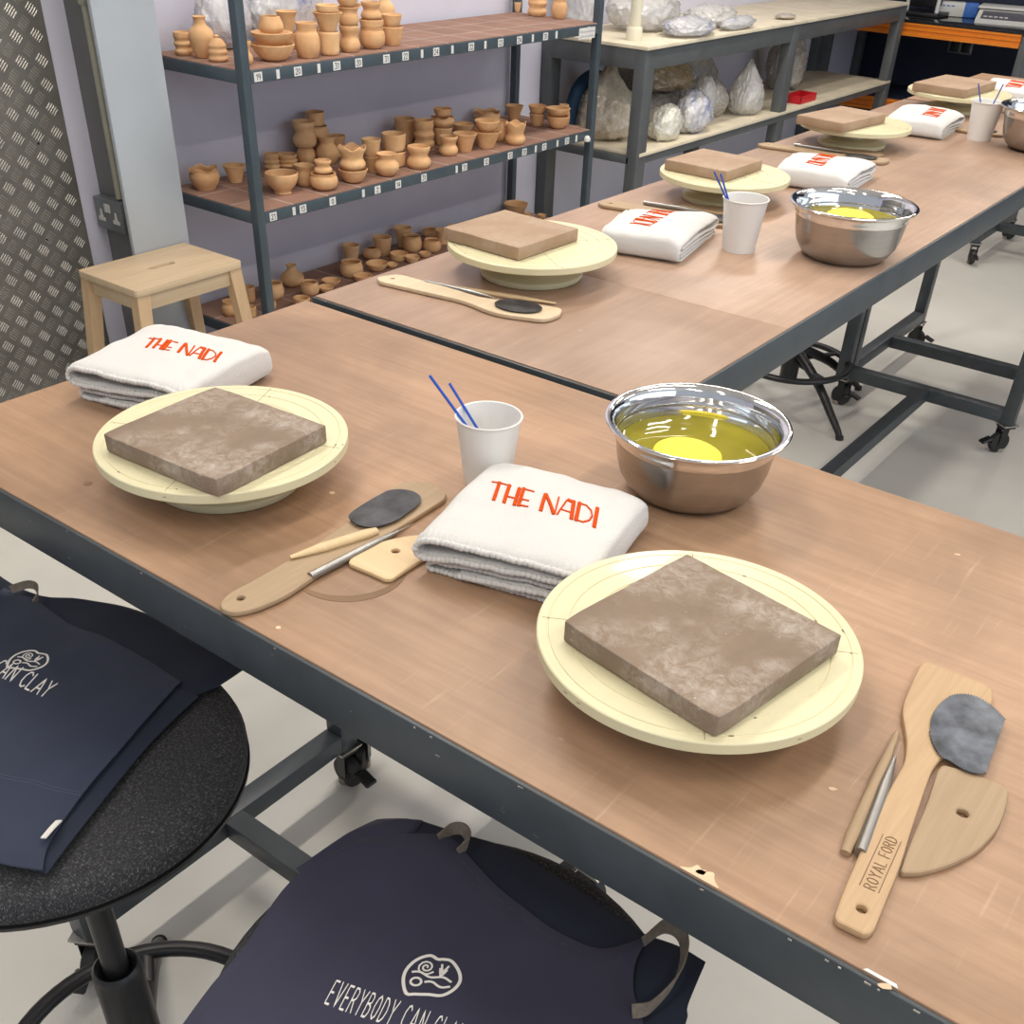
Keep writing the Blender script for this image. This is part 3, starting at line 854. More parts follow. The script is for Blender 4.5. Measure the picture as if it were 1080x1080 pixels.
# set on the front table by the nearest wheel
O_spF = [(-0.131, 0.758), (-0.128, 0.763), (-0.077, 0.763), (-0.072, 0.758), (-0.068, 0.742), (-0.068, 0.694), (-0.075, 0.662), (-0.078, 0.653), (-0.079, 0.638), (-0.076, 0.614), (-0.07, 0.573), (-0.063, 0.53), (-0.06, 0.5), (-0.057, 0.472), (-0.058, 0.466), (-0.061, 0.463), (-0.078, 0.462), (-0.081, 0.466), (-0.084, 0.484), (-0.089, 0.525), (-0.095, 0.58), (-0.098, 0.633), (-0.105, 0.655), (-0.12, 0.685), (-0.124, 0.699), (-0.128, 0.728)]
O_kF = [(-0.095, 0.676), (-0.1, 0.694), (-0.1, 0.714), (-0.096, 0.728), (-0.089, 0.736), (-0.08, 0.739), (-0.069, 0.736), (-0.061, 0.731), (-0.054, 0.725), (-0.05, 0.691), (-0.047, 0.656), (-0.052, 0.651), (-0.06, 0.649), (-0.071, 0.652), (-0.079, 0.653), (-0.087, 0.661)]
O_rF = [(-0.075, 0.647), (-0.063, 0.651), (-0.033, 0.655), (-0.028, 0.65), (-0.024, 0.629), (-0.023, 0.606), (-0.027, 0.579), (-0.038, 0.553), (-0.051, 0.534), (-0.06, 0.527), (-0.062, 0.529), (-0.066, 0.557), (-0.07, 0.601), (-0.076, 0.64)]
O_spL = [(-0.626, 0.44), (-0.635, 0.445), (-0.641, 0.46), (-0.64, 0.485), (-0.642, 0.548), (-0.648, 0.614), (-0.658, 0.666), (-0.663, 0.696), (-0.66, 0.719), (-0.639, 0.728), (-0.613, 0.722), (-0.607, 0.71), (-0.603, 0.626), (-0.606, 0.555), (-0.6, 0.488), (-0.605, 0.459), (-0.614, 0.443)]
O_kL = [(-0.652, 0.619), (-0.655, 0.627), (-0.658, 0.656), (-0.658, 0.683), (-0.65, 0.693), (-0.637, 0.698), (-0.625, 0.695), (-0.617, 0.687), (-0.613, 0.671), (-0.61, 0.641), (-0.616, 0.622), (-0.623, 0.615), (-0.635, 0.612), (-0.646, 0.615)]
O_rL = [(-0.599, 0.565), (-0.603, 0.577), (-0.603, 0.602), (-0.595, 0.624), (-0.584, 0.641), (-0.57, 0.654), (-0.553, 0.653), (-0.545, 0.637), (-0.55, 0.622), (-0.55, 0.596), (-0.549, 0.569), (-0.554, 0.565), (-0.568, 0.565), (-0.595, 0.563)]

spF = rounded(O_spF, 4, .4)
t, c = flat_tool('wooden_spatula', spF, Z0, .006, 'beech', 'wide beech spatula with stamped handle, steel scraper lying on its head', 'spatula', [circ(-.0695, .4815, .0034, 16, .0030)], .0018)
tree = bvh_of([o for o in scene.objects if o.parent == t])
bm = bmesh.new(); d = unit((-.074, .497), (-.080, .562)); up_ = (-d[1], d[0])
put = projector(tree, (-.0685, .500), d, up_, .0072, t.matrix_world.inverted())
stroke_text(bm, 'ROYAL FORD', put, .12, .0007, .26)
for yy in (-.35, 1.35): ribbon_verts(bm, [(0, yy), (7.2, yy)], .1, .0007, put)
from_bm('stamped_lettering', bm, 'scorch', t)

# serrated steel scraper on the spatula head
def serrated():
    """fine teeth along the curved part, straight cut at the other side"""
    P = [tuple(q)[:2] for q in spline([Vector((a, b, 0)) for a, b in O_kF[8:0:-1][::1]], 10)]
    base = [Vector((a, b, 0)) for a, b in O_kF]
    cur = base[9 + 1:] + base[:9]          # from the lower corner round to the upper one
    sp = spline(cur, 9); c = sum(sp, Vector()) / len(sp); out = []
    for i, p in enumerate(sp):
        k = i / len(sp); teeth = .0016 if (i % 2 and (k < .42 or k > .62)) else 0
        d = (p - c).normalized(); q = p + d * teeth; out.append((q.x, q.y))
    return out
ser = serrated()
t, c = flat_tool('steel_kidney', ser, TOP + .0088, .0006, 'steel_plate', 'serrated grey steel scraper resting on the stamped spatula head', 'scraper', (), .0002)
ribF = rounded(O_rF, 5, .42)
t, c = flat_tool('wooden_rib', ribF, Z0, .0055, 'old_beech', 'worn half-moon wooden rib with a hole beside the stamped spatula', 'rib', [circ(-.0470, .6070, .0042, 18, .0038)], .0018)
def needle(a, b, label, L=.135):
    a, b = Vector((*a, TOP + .0058)), Vector((*b, TOP + .0055)); d = (b - a)
    t = thing('needle_tool', a, label, 'needle tool')
    n = 14; pts = [d * (i / n) for i in range(n + 1)]; rad = [.0042] * 9 + [.0043, .0040, .0036, .0030, .0022, .0015]
    tube('handle', pts, rad, 'needle_metal', t, 16)
    e = d.normalized(); tube('needle', [d, d + e * .020], [.0007, .0003], 'zinc', t, 8)
    return t
needle((-.0890, .527), (-.1055, .632), 'grey metal needle tool tucked along the stamped spatula handle')
def knife(a, b, mat, label, w=.0048, z=.0040):
    a, b = Vector((*a, TOP + z)), Vector((*b, TOP + z)); d = b - a
    n = 16; pts = [d * (i / n) for i in range(n + 1)]
    rad = [w * (.75 + .25 * min(1, i / 2)) * (1 if i < 10 else 1 - (i - 10) / 6 * .62) for i in range(n + 1)]
    vs, fs = tube_v(pts, rad, 14)
    vs = [Vector((v[0], v[1], v[2] * .72)) for v in vs]
    o = raw('modelling_stick', vs, fs, mat, None, 60); o.location = a
    return tag(o, label, 'modelling tool')
knife((-.0970, .522), (-.1150, .664), 'old_beech', 'slim wooden modelling stick lying outermost of the front tools')

# set beside the towel on the front table
spL = rounded(O_spL, 4, .42)
flat_tool('wooden_spatula', spL, Z0, .0055, 'old_beech', 'pale wooden spatula with dark kidney lying on it, by the wheel near the corner', 'spatula', [circ(-.6270, .4620, .0034, 16)], .0018)
kL = rounded(O_kL, 5, .46)
flat_tool('steel_kidney', kL, TOP + .0100, .0008, 'dark_kidney', 'dark grey metal kidney scraper with scratches, on pale spatula by the towel', 'scraper', (), .0003)
knife((-.6130, .618), (-.6400, .532), 'birch', 'yellowish wooden modelling stick poking out beneath the dark kidney', .0060, .0092)
needle((-.6070, .525), (-.6010, .636), 'grey metal needle tool beside pale spatula on the front table')
rL = rounded(O_rL, 5, .4)
flat_tool('wooden_rib', rL, Z0, .0045, 'birch', 'light birch rib with a hole, half hidden under the nearest towel', 'rib', [circ(-.5790, .6070, .0040, 18)], .0015)

# first set on the long table
sp3 = rounded([(-1.137, 1.172), (-1.123, 1.207), (-1.02, 1.212), (-.955, 1.210), (-.90, 1.238), (-.845, 1.255), (-.832, 1.232), (-.835, 1.198), (-.905, 1.170), (-.97, 1.182), (-1.05, 1.170), (-1.120, 1.160)], 6, .38)
tS, c3 = flat_tool('wooden_spatula', sp3, Z0, .0062, 'pale_wood', 'pale wooden spatula on the long table near the front seam', 'spatula', [circ(-1.114, 1.184, .0036, 16)], .0018)
k3 = circ(-.893, 1.212, .036, 40, .025, .25)
flat_tool('steel_kidney', k3, TOP + .0100, .0008, 'dark_kidney', 'dark oval kidney scraper on spatula near the front seam of long table', 'scraper', (), .0003)
needle((-1.068, 1.209), (-.955, 1.226), 'grey needle tool by the near end wheel of long table')
knife((-1.029, 1.222), (-.869, 1.273), 'birch', 'thin wooden modelling stick under rim of near end wheel', .0048)

def copy_tools(dx, dy, rz, lab, which=(1, 1, 1, 1)):
    outs = [((-1.137, 1.172), 'sp'), ]
    def tr(p): 
        x, y = p[0] + .98, p[1] - 1.21; c_, s_ = math.cos(rz), math.sin(rz)
        return (x * c_ - y * s_ - .98 + dx, x * s_ + y * c_ + 1.21 + dy)
    if which[0]: flat_tool('wooden_spatula', [tr(p) for p in sp3], Z0, .0062, 'old_beech', 'wooden spatula ' + lab, 'spatula', [[tr(p) for p in circ(-1.114, 1.184, .0036, 14)]], .0018)
    if which[1]: flat_tool('steel_kidney', [tr(p) for p in k3], TOP + .0100, .0008, 'dark_kidney' if rz > 0 else 'steel_plate', 'metal kidney scraper ' + lab, 'scraper', (), .0003)
    if which[2]: needle(tr((-1.068, 1.235)), tr((-.955, 1.249)), 'metal needle tool ' + lab)
    if which[3]:
        rr = [tr(p) for p in rounded([(-1.02, 1.262), (-.96, 1.300), (-.90, 1.31), (-.86, 1.295), (-.885, 1.262), (-.95, 1.252)], 5, .4)]
        flat_tool('wooden_rib', rr, Z0, .005, 'old_beech', 'wooden rib ' + lab, 'rib', (), .0015)
copy_tools(-.006, .630, .10, 'behind first towel on the long table')
copy_tools(-.030, 1.345, .02, 'beyond second towel on the long table')
copy_tools(.075, 1.90, -.05, 'at the foot of the far wheels', (1, 1, 0, 0))

# ------------------------------------------------------------------ wooden step stool
def step_stool():
    x0, x1, y0, y1, z = -2.797, -2.530, 1.668, 2.045, .50
    cx, cy = (x0 + x1) / 2, (y0 + y1) / 2
    t = thing('step_stool', (cx, cy, 0), 'light wooden step stool with slotted seat standing against steel pillar', 'stool')
    hx, hy = (x1 - x0) / 2, (y1 - y0) / 2
    slot = [(-.013 + .0, -.045), (.013, -.045), (.013, .045), (-.013, .045)]
    plate('seat', rounded([(-hx, -hy), (hx, -hy), (hx, hy), (-hx, hy)], 4, .05), z - .020, z, 'stool_wood', t, [rounded(slot, 6, .48)], .0015)
    for sx in (-1, 1):
        box('apron_rail', (sx * (hx - .020) - .009, -hy + .045, z - .065), (sx * (hx - .020) + .009, hy - .045, z - .020), 'stool_wood', t, .001)
    for sy in (-1, 1):
        box('apron_rail', (-hx + .035, sy * (hy - .026) - .009, z - .065), (hx - .035, sy * (hy - .026) + .009, z - .020), 'stool_wood', t, .001)
    for sx in (-1, 1):
        for sy in (-1, 1):
            a = (sx * (hx - .020), sy * (hy - .026), z - .020); b = (sx * (hx + .010), sy * (hy + .022), 0.0)
            vs = []
            for p, w in ((b, .017), (a, .021)):
                for ex, ey in ((-1, -1), (1, -1), (1, 1), (-1, 1)): vs.append((p[0] + ex * w * .8, p[1] + ey * w, p[2] + .0))
            raw('leg', vs, [(0, 1, 2, 3), (4, 5, 6, 7), (0, 1, 5, 4), (1, 2, 6, 5), (2, 3, 7, 6), (3, 0, 4, 7)], 'stool_leg', t)
    box('step', (-hx - .0, -hy + .012, .215), (hx + .005, hy - .012, .232), 'stool_wood', t, .002)
step_stool()

# ------------------------------------------------------------------ swivel stools
def swivel_stool(x, y, label, rz=0., seat_z=.72, covered=False):
    t = thing('swivel_stool', (x, y, 0), label, 'stool', rz, 'swivel stools at the work tables')
    s = .1965
    lathe('seat_cushion', [(.0001, seat_z - .030), (s - .008, seat_z - .030), (s, seat_z - .024), (s + .001, seat_z - .012), (s - .003, seat_z - .002), (s - .012, seat_z + .0035), (s - .03, seat_z + .006), (s * .6, seat_z + .0075), (.0001, seat_z + .008)], 'seat_weave', t, 72, smooth=60)
    lathe('seat_pan', [(.0001, seat_z - .048), (.06, seat_z - .048), (.13, seat_z - .046), (s - .006, seat_z - .036), (s + .0016, seat_z - .031), (s + .0016, seat_z - .027), (.0001, seat_z - .030)], 'black', t, 72, smooth=50)
    lathe('gas_post', [(.0001, .30), (.0155, .30), (.0155, seat_z - .048), (.0001, seat_z - .048)], 'black', t, 28)
    lathe('post_sleeve', [(.0001, .09), (.030, .09), (.031, .16), (.030, .355), (.0295, .366), (.0255, .371), (.0225, .369), (.0160, .362), (.0160, .30), (.0001, .30)], 'black', t, 36, smooth=50)
    ring = [(.190 * math.cos(a), .190 * math.sin(a), .15) for a in [2 * PI * k / 64 for k in range(64)]]
    tube('foot_ring', ring, .011, 'black', t, 12, True, (.013, .010))
    for k in range(4):
        a = PI / 4 + k * PI / 2; ca, sa = math.cos(a), math.sin(a)
        pts = [(r_ * ca, r_ * sa, z_) for r_, z_ in ((.020, .190), (.08, .165), (.17, .120), (.25, .062), (.300, .026), (.318, .008))]
        tube('leg', spline(pts, 4), [.018 - .0085 * i / 20 for i in range(21)], 'black', t, 12)
        tube('foot_pad', [(.318 * ca, .318 * sa, .012), (.320 * ca, .320 * sa, 0)], .013, 'black_rubber', t, 12)
        tube('ring_bracket', [(.02 * ca, .02 * sa, .15), (.187 * ca, .187 * sa, .15)], .008, 'black', t, 8, flat=(.012, .006))
    return t
swivel_stool(-.840, .356, 'round charcoal swivel stool with part of its fabric seat showing under apron', .15)
swivel_stool(-.328, .380, 'round swivel stool almost covered by the apron with whole round emblem', .6)
swivel_stool(-1.29, 3.33, 'black swivel stool pushed under the long table, its foot ring showing', .26, .70)

# ------------------------------------------------------------------ aprons
def resample(pl, n):
    pl = [Vector((*p, 0)) for p in pl]; sp = spline(pl, 6)
    L = [0]
    for a, b in zip(sp[:-1], sp[1:]): L.append(L[-1] + (b - a).length)
    out = []; j = 0
    for i in range(n + 1):
        s = L[-1] * i / n
        while j < len(L) - 2 and L[j + 1] < s: j += 1
        k = (s - L[j]) / max(1e-9, L[j + 1] - L[j]); out.append(sp[j].lerp(sp[j + 1], k))
    return out

def cloth(name, bottom, right, top, left, z0, centre, mat, parent, seed, th=.0016, wr=.003, n=56, reach=.20, droop=.55, puff=0., lift=None):
    """sheet between four edge lines (each running left-right or bottom-top), resting on a round seat and sagging beyond it"""
    B, T_, Lf, Rt = resample(bottom, n), resample(top, n), resample(left, n), resample(right, n)
    vs, fs = [], []
    off = parent.location
    for j in range(n + 1):
        v = j / n
        for i in range(n + 1):
            u = i / n
            p = (1 - v) * B[i] + v * T_[i] + (1 - u) * Lf[j] + u * Rt[j] - ((1 - u) * (1 - v) * B[0] + u * (1 - v) * B[n] + (1 - u) * v * T_[0] + u * v * T_[n])
            d = math.hypot(p.x - centre[0], p.y - centre[1])
            z = z0
            if d > reach: z -= droop * (d - reach) + 1.2 * (d - reach) ** 2
            e = min(u, v, 1 - u, 1 - v)
            w = noise.noise(Vector((p.x * 9 + seed, p.y * 9, seed))) * wr + noise.noise(Vector((p.x * 26, p.y * 15 + seed, seed * 2))) * wr * .45
            w += .9 * wr * math.sin((p.x * .8 + p.y * .5) * 60 + 4 * noise.noise(Vector((p.x * 6, p.y * 6, seed)))) * (.3 + .7 * max(0, d - .08) / .2) * .5
            z += w + puff * math.sin(PI * u) ** .5 * math.sin(PI * v) ** .5 - .0035 * max(0, 1 - e * 22)
            if lift: z += lift(u, v)
            vs.append((p.x - off.x, p.y - off.y, z - off.z))
    m = (n + 1) ** 2
    vs += [(a, b, c - th) for a, b, c in vs]
    for j in range(n):
        for i in range(n):
            a = j * (n + 1) + i; q = (a, a + 1, a + n + 2, a + n + 1)
            fs.append(q); fs.append(tuple(x + m for x in q[::-1]))
    for i in range(n):
        for a, b in ((i, i + 1), (n * (n + 1) + i, n * (n + 1) + i + 1), (i * (n + 1), (i + 1) * (n + 1)), (i * (n + 1) + n, (i + 1) * (n + 1) + n)):
            fs.append((a, b, b + m, a + m))
    return raw(name, vs, fs, mat, parent, 60)

def emblem(bm, put):
    """round outline with spiral, sprig, two waves and a ring"""
    out = [(.18, -.95), (-.45, -.98), (-.85, -.45), (-.98, .12), (-.80, .62), (-.45, .88), (-.12, .86), (.10, .80), (.40, .92), (.74, .72), (.98, .30), (.97, -.18), (.70, -.62), (.18, -.80)]
    out = [(-.62, -.92), (-.95, -.38), (-1.0, .12), (-.80, .58), (-.42, .86), (-.10, .78), (.12, .84), (.42, .84), (.80, .52), (1.0, .12), (.92, -.30), (.62, -.66), (.15, -.76), (-.3, -.88)]
    p = [tuple(q)[:2] for q in spline([Vector((a, b, 0)) for a, b in out], 5, True)]; p.append(p[0])
    ribbon_verts(bm, p, .15, .0005, put)
    sp = [(-.34 + (.05 + .025 * k) * math.cos(-.55 * k + .5), .36 + (.05 + .025 * k) * math.sin(-.55 * k + .5)) for k in range(0, 22)]
    sp = [(-.36 + (.04 + .0135 * k) * math.cos(.55 * k), .34 + (.04 + .0135 * k) * math.sin(.55 * k)) for k in range(0, 23)]
    ribbon_verts(bm, sp, .085, .0005, put)
    for sx in (-1, 1):
        for y in (.18, .36): ribbon_verts(bm, [(.27, y - .08), (.27 + sx * .075, y + .08), (.27 + sx * .12, y + .22)], .10, .0005, put)
    for y, x0, x1 in ((.02, -.75, .70), (-.28, -.15, .72)):
        ribbon_verts(bm, [(x0 + (x1 - x0) * k / 14, y + .065 * math.sin(k / 14 * 2 * PI * (1.6 if x0 < -.5 else 1.1))) for k in range(15)], .11, .0005, put)
    ribbon_verts(bm, [(-.48 + .19 * math.cos(a), -.36 + .17 * math.sin(a)) for a in [2 * PI * k / 20 for k in range(21)]], .11, .0005, put)

def strap(name, pts, w, parent, mat='strap', up=None):
    """flat webbing loop along 3-D points"""
    off = parent.location; P = spline([Vector(p) - off for p in pts], 8); vs, fs = [], []; n = len(P)
    for i, p in enumerate(P):
        a = P[max(0, i - 1)]; b = P[min(n - 1, i + 1)]; d = (b - a).normalized()
        u = Vector(up) if up else Vector((0, 0, 1)); s = u - d * u.dot(d); s.normalize(); nn = d.cross(s) * .0007
        for q in (-1, 1):
            for r_ in (-1, 1): vs.append(p + s * w / 2 * q + nn * r_)
    for i in range(n - 1):
        a = i * 4; b = a + 4
        for j, k in ((0, 1), (1, 3), (3, 2), (2, 0)): fs.append((a + j, a + k, b + k, b + j))
    fs += [(0, 1, 3, 2), ((n - 1) * 4, (n - 1) * 4 + 1, (n - 1) * 4 + 3, (n - 1) * 4 + 2)]
    return raw(name, vs, fs, mat, parent, 60)

# apron on the stool with its seat showing
C1 = (-.840, .356)
a1 = thing('apron', (-.95, .42, .73), 'navy apron with white print folded over the stool whose fabric seat shows', 'apron')
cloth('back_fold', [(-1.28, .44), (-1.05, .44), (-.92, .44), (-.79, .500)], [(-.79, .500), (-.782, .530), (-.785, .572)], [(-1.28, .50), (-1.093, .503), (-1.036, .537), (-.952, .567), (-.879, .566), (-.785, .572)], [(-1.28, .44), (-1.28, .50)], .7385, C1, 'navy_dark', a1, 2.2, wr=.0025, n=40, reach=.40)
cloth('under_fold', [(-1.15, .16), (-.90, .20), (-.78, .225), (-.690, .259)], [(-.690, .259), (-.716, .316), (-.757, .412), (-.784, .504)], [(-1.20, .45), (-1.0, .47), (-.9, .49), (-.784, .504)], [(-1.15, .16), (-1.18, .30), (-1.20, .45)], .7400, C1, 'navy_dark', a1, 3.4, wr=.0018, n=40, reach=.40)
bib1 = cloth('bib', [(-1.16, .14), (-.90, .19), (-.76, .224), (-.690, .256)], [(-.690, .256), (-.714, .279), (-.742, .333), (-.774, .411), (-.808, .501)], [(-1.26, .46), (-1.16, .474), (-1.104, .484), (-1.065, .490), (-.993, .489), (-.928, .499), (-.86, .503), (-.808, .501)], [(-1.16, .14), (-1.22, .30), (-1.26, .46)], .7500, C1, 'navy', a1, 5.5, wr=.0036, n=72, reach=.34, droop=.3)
tree = bvh_of([bib1]); inv = a1.matrix_world.inverted()
bm = bmesh.new()
tx = unit((-.948, .378), (-.887, .392)); d1 = (.972, .235)
put = projector(tree, (-.957, .4150), (.96, .27), (-.27, .96), .0205, inv); emblem(bm, put); from_bm('emblem_print', bm, 'white_print', a1)
bm = bmesh.new()
L = stroke_text(bmesh.new(), 'EVERYBODY CAN CLAY', lambda x, y, h: Vector((x, y, h)), .1, .0005, .24)
S1 = .0235; XS = .60
o1 = Vector((-.8900, .3905)) - Vector((.985, .17)).normalized() * (L * S1 * XS)
put = projector(tree, tuple(o1), (.985, .17), (-.42, .90), S1, inv, XS)
stroke_text(bm, 'EVERYBODY CAN CLAY', put, .13, .0006, .24); from_bm('print_lettering', bm, 'white_print', a1)
bm = bmesh.new(); put = projector(tree, (0, 0), (1, 0), (0, 1), 1, inv)
pk = [(-.95, .262), (-.87, .278), (-.816, .294), (-.790, .308), (-.765, .317), (-.742, .331)]
for o_ in (0, .004): 
    P = [tuple(q)[:2] for q in spline([Vector((a, b + o_, 0)) for a, b in pk], 4)]
    for a, b in zip(P[:-1], P[1:]): ribbon_verts(bm, [a, b], .0007, .0006, put)
from_bm('pocket_seam', bm, 'seam_thread', a1)
strap('side_tag', [(-.716, .2755, .7505), (-.7195, .286, .7515), (-.724, .297, .7505)], .007, a1, 'white_print', (1, 0, .4))
strap('neck_loop', [(-1.097, .480, .752), (-1.083, .494, .758), (-1.068, .497, .760), (-1.057, .491, .756), (-1.054, .484, .750)], .010, a1, 'strap', (0, .3, 1))

# apron with the whole emblem
C2 = (-.328, .380)
a2 = thing('apron', (-.33, .38, .73), 'navy apron with whole round emblem and grey neck loops draped over a stool', 'apron')
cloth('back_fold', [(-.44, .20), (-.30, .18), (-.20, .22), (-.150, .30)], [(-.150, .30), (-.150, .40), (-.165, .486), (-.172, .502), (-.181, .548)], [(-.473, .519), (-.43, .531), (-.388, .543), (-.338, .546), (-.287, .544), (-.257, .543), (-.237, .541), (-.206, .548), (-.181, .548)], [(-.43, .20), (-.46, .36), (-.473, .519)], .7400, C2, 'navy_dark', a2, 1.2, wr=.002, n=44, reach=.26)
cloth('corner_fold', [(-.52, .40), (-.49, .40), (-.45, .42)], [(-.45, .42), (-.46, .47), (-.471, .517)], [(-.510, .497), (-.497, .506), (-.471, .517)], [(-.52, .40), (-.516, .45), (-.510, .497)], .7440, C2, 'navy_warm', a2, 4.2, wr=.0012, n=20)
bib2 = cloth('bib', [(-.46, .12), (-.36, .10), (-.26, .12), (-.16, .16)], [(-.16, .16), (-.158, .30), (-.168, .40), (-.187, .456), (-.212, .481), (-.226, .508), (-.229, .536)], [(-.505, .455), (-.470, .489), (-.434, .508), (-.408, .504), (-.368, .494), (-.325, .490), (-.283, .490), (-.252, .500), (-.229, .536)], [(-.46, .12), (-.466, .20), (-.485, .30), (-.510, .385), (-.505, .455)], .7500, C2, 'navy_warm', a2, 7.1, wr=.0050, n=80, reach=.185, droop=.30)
tree = bvh_of([bib2]); inv = a2.matrix_world.inverted()
bm = bmesh.new(); put = projector(tree, (-.3452, .3860), unit((-.366, .372), (-.327, .388)), unit((-.344, .359), (-.356, .394)), .0225, inv); emblem(bm, put); from_bm('emblem_print', bm, 'white_print', a2)
bm = bmesh.new(); put = projector(tree, (-.3960, .3150), (.955, .297), (-.33, .945), .0215, inv, .36)
stroke_text(bm, 'EVERYBODY CAN CLAY', put, .115, .0006, .34); from_bm('print_lettering', bm, 'white_print', a2)
strap('neck_loop', [(-.228, .520, .7535), (-.220, .540, .760), (-.205, .540, .764), (-.193, .526, .764), (-.186, .500, .760), (-.190, .470, .755), (-.200, .458, .7535)], .013, a2, 'strap', (.1, .5, .9))
strap('neck_loop', [(-.436, .500, .753), (-.432, .514, .757), (-.422, .519, .759), (-.411, .512, .758), (-.411, .498, .7535)], .012, a2, 'strap', (.0, .5, 1))
bm = bmesh.new(); put = projector(tree, (0, 0), (1, 0), (0, 1), 1, inv)
hem = [(-.430, .497), (-.405, .494), (-.368, .484), (-.325, .480), (-.283, .480), (-.250, .488), (-.236, .504)]
P = [tuple(q)[:2] for q in spline([Vector((a, b, 0)) for a, b in hem], 6)]
for a, b in zip(P[::2], P[1::2]): ribbon_verts(bm, [a, b], .0007, .0005, put)
from_bm('hem_stitching', bm, 'seam_thread', a2)

# ------------------------------------------------------------------ pottery rack
RX0, RX1, RY0, RY1 = -3.03, -2.600, 2.180, 4.02
rk = thing('shelf_rack', (RX0, RY0, 0), 'grey steel rack with red tile shelves full of bisque pots along the wall', 'shelf rack')
rx, ry = RX1 - RX0, RY1 - RY0
for x in (0, rx - .030):
    for y in (0, ry - .030):
        box('upright', (x, y, 0), (x + .030, y + .030, 1.75), 'shelf_paint', rk, .002)
for z in (.978, .596, .205):
    bm = bmesh.new(); bx(bm, (.006, .006, z - .010), (rx - .006, ry - .006, z - .0005), 0)
    o = from_bm('tile_shelf', bm, 'quarry', rk)
    for x in (0, rx - .028): box('shelf_rail', (x, .030, z - .036), (x + .028, ry - .030, z - .003), 'shelf_paint', rk, .0015)
    for y in (0, ry - .028): box('shelf_rail', (.030, y, z - .036), (rx - .030, y + .028, z - .003), 'shelf_paint', rk, .0015)
def shelf_label(y, z, w, txt, h=.024):
    lb = box('number_label', (rx + .0002, y - RY0 - w / 2, z - .008 - h), (rx + .0010, y - RY0 + w / 2, z - .008), 'sticker', rk, 0)
    if txt:
        bm = bmesh.new(); s = h * .62
        wd = stroke_text(bmesh.new(), txt, lambda x, y_, h_: Vector((x, y_, h_)), .1, 0, .2) * s
        stroke_text(bm, txt, lambda a, b, c_: Vector((rx + .0010 + c_, y - RY0 - wd / 2 + a * s, z - .008 - h * .82 + b * s)), .16, .0003, .2)
        from_bm('label_number', bm, 'ink', lb)
SHELF_LABELS = [(2.236, 0.978, 0.03, '19'), (2.311, 0.978, 0.012, ''), (2.389, 0.978, 0.03, '20'), (2.474, 0.978, 0.012, ''), (2.549, 0.978, 0.03, '31'), (2.644, 0.978, 0.03, '20'), (2.77, 0.978, 0.03, '31'), (2.86, 0.978, 0.03, '22'), (2.941, 0.978, 0.012, ''), (3.012, 0.978, 0.03, '24'), (3.096, 0.978, 0.012, ''), (3.197, 0.978, 0.03, '22'), (3.275, 0.978, 0.012, ''), (3.362, 0.978, 0.03, '23'), (3.473, 0.978, 0.03, '24'), (3.554, 0.978, 0.012, ''), (3.634, 0.978, 0.03, '30'), (3.704, 0.978, 0.012, ''), (3.921, 0.978, 0.012, ''), (2.241, 0.596, 0.028, '21'), (2.327, 0.596, 0.012, ''), (2.365, 0.596, 0.028, '13'), (2.495, 0.596, 0.028, '0'), (2.637, 0.596, 0.012, ''), (2.705, 0.596, 0.028, '2'), (2.808, 0.596, 0.028, '14'), (2.941, 0.596, 0.028, '31'), (3.12, 0.596, 0.012, ''), (3.165, 0.596, 0.028, '31'), (3.293, 0.596, 0.028, '12'), (3.438, 0.596, 0.028, '13'), (3.529, 0.596, 0.028, '20'), (3.603, 0.596, 0.012, ''), (3.66, 0.596, 0.028, '12'), (3.75, 0.596, 0.012, ''), (3.817, 0.596, 0.028, '21'), (3.884, 0.596, 0.012, '')]

for (y, z, w, txt) in SHELF_LABELS: shelf_label(y, z, w, txt)
bl = box('large_label', (rx + .0002, 3.855 - RY0, .930), (rx + .0012, 3.965 - RY0, .968), 'sticker', rk, 0)
bm = bmesh.new()
for row in range(2):
    rnd = random.Random(row)
    for i in range(9):
        y = 3.862 - RY0 + i * .0112; z = .956 - row * .016
        ribbon_verts(bm, [(0, 0), (.004, .008 * rnd.random()), (.008, .002)], .0016, .0003, lambda a, b, c_, y=y, z=z: Vector((rx + .0012 + c_, y + a, z + b - .004)))
from_bm('label_scribble', bm, 'ink', bl)
pf = raw('paper_scrap', *lathe_v([(.0001, 0), (.014, .004), (.016, .014), (.008, .024), (.0001, .026)], 7), 'sticker', rk, 60); pf.location = (rx + .006, 3.955 - RY0, .553)

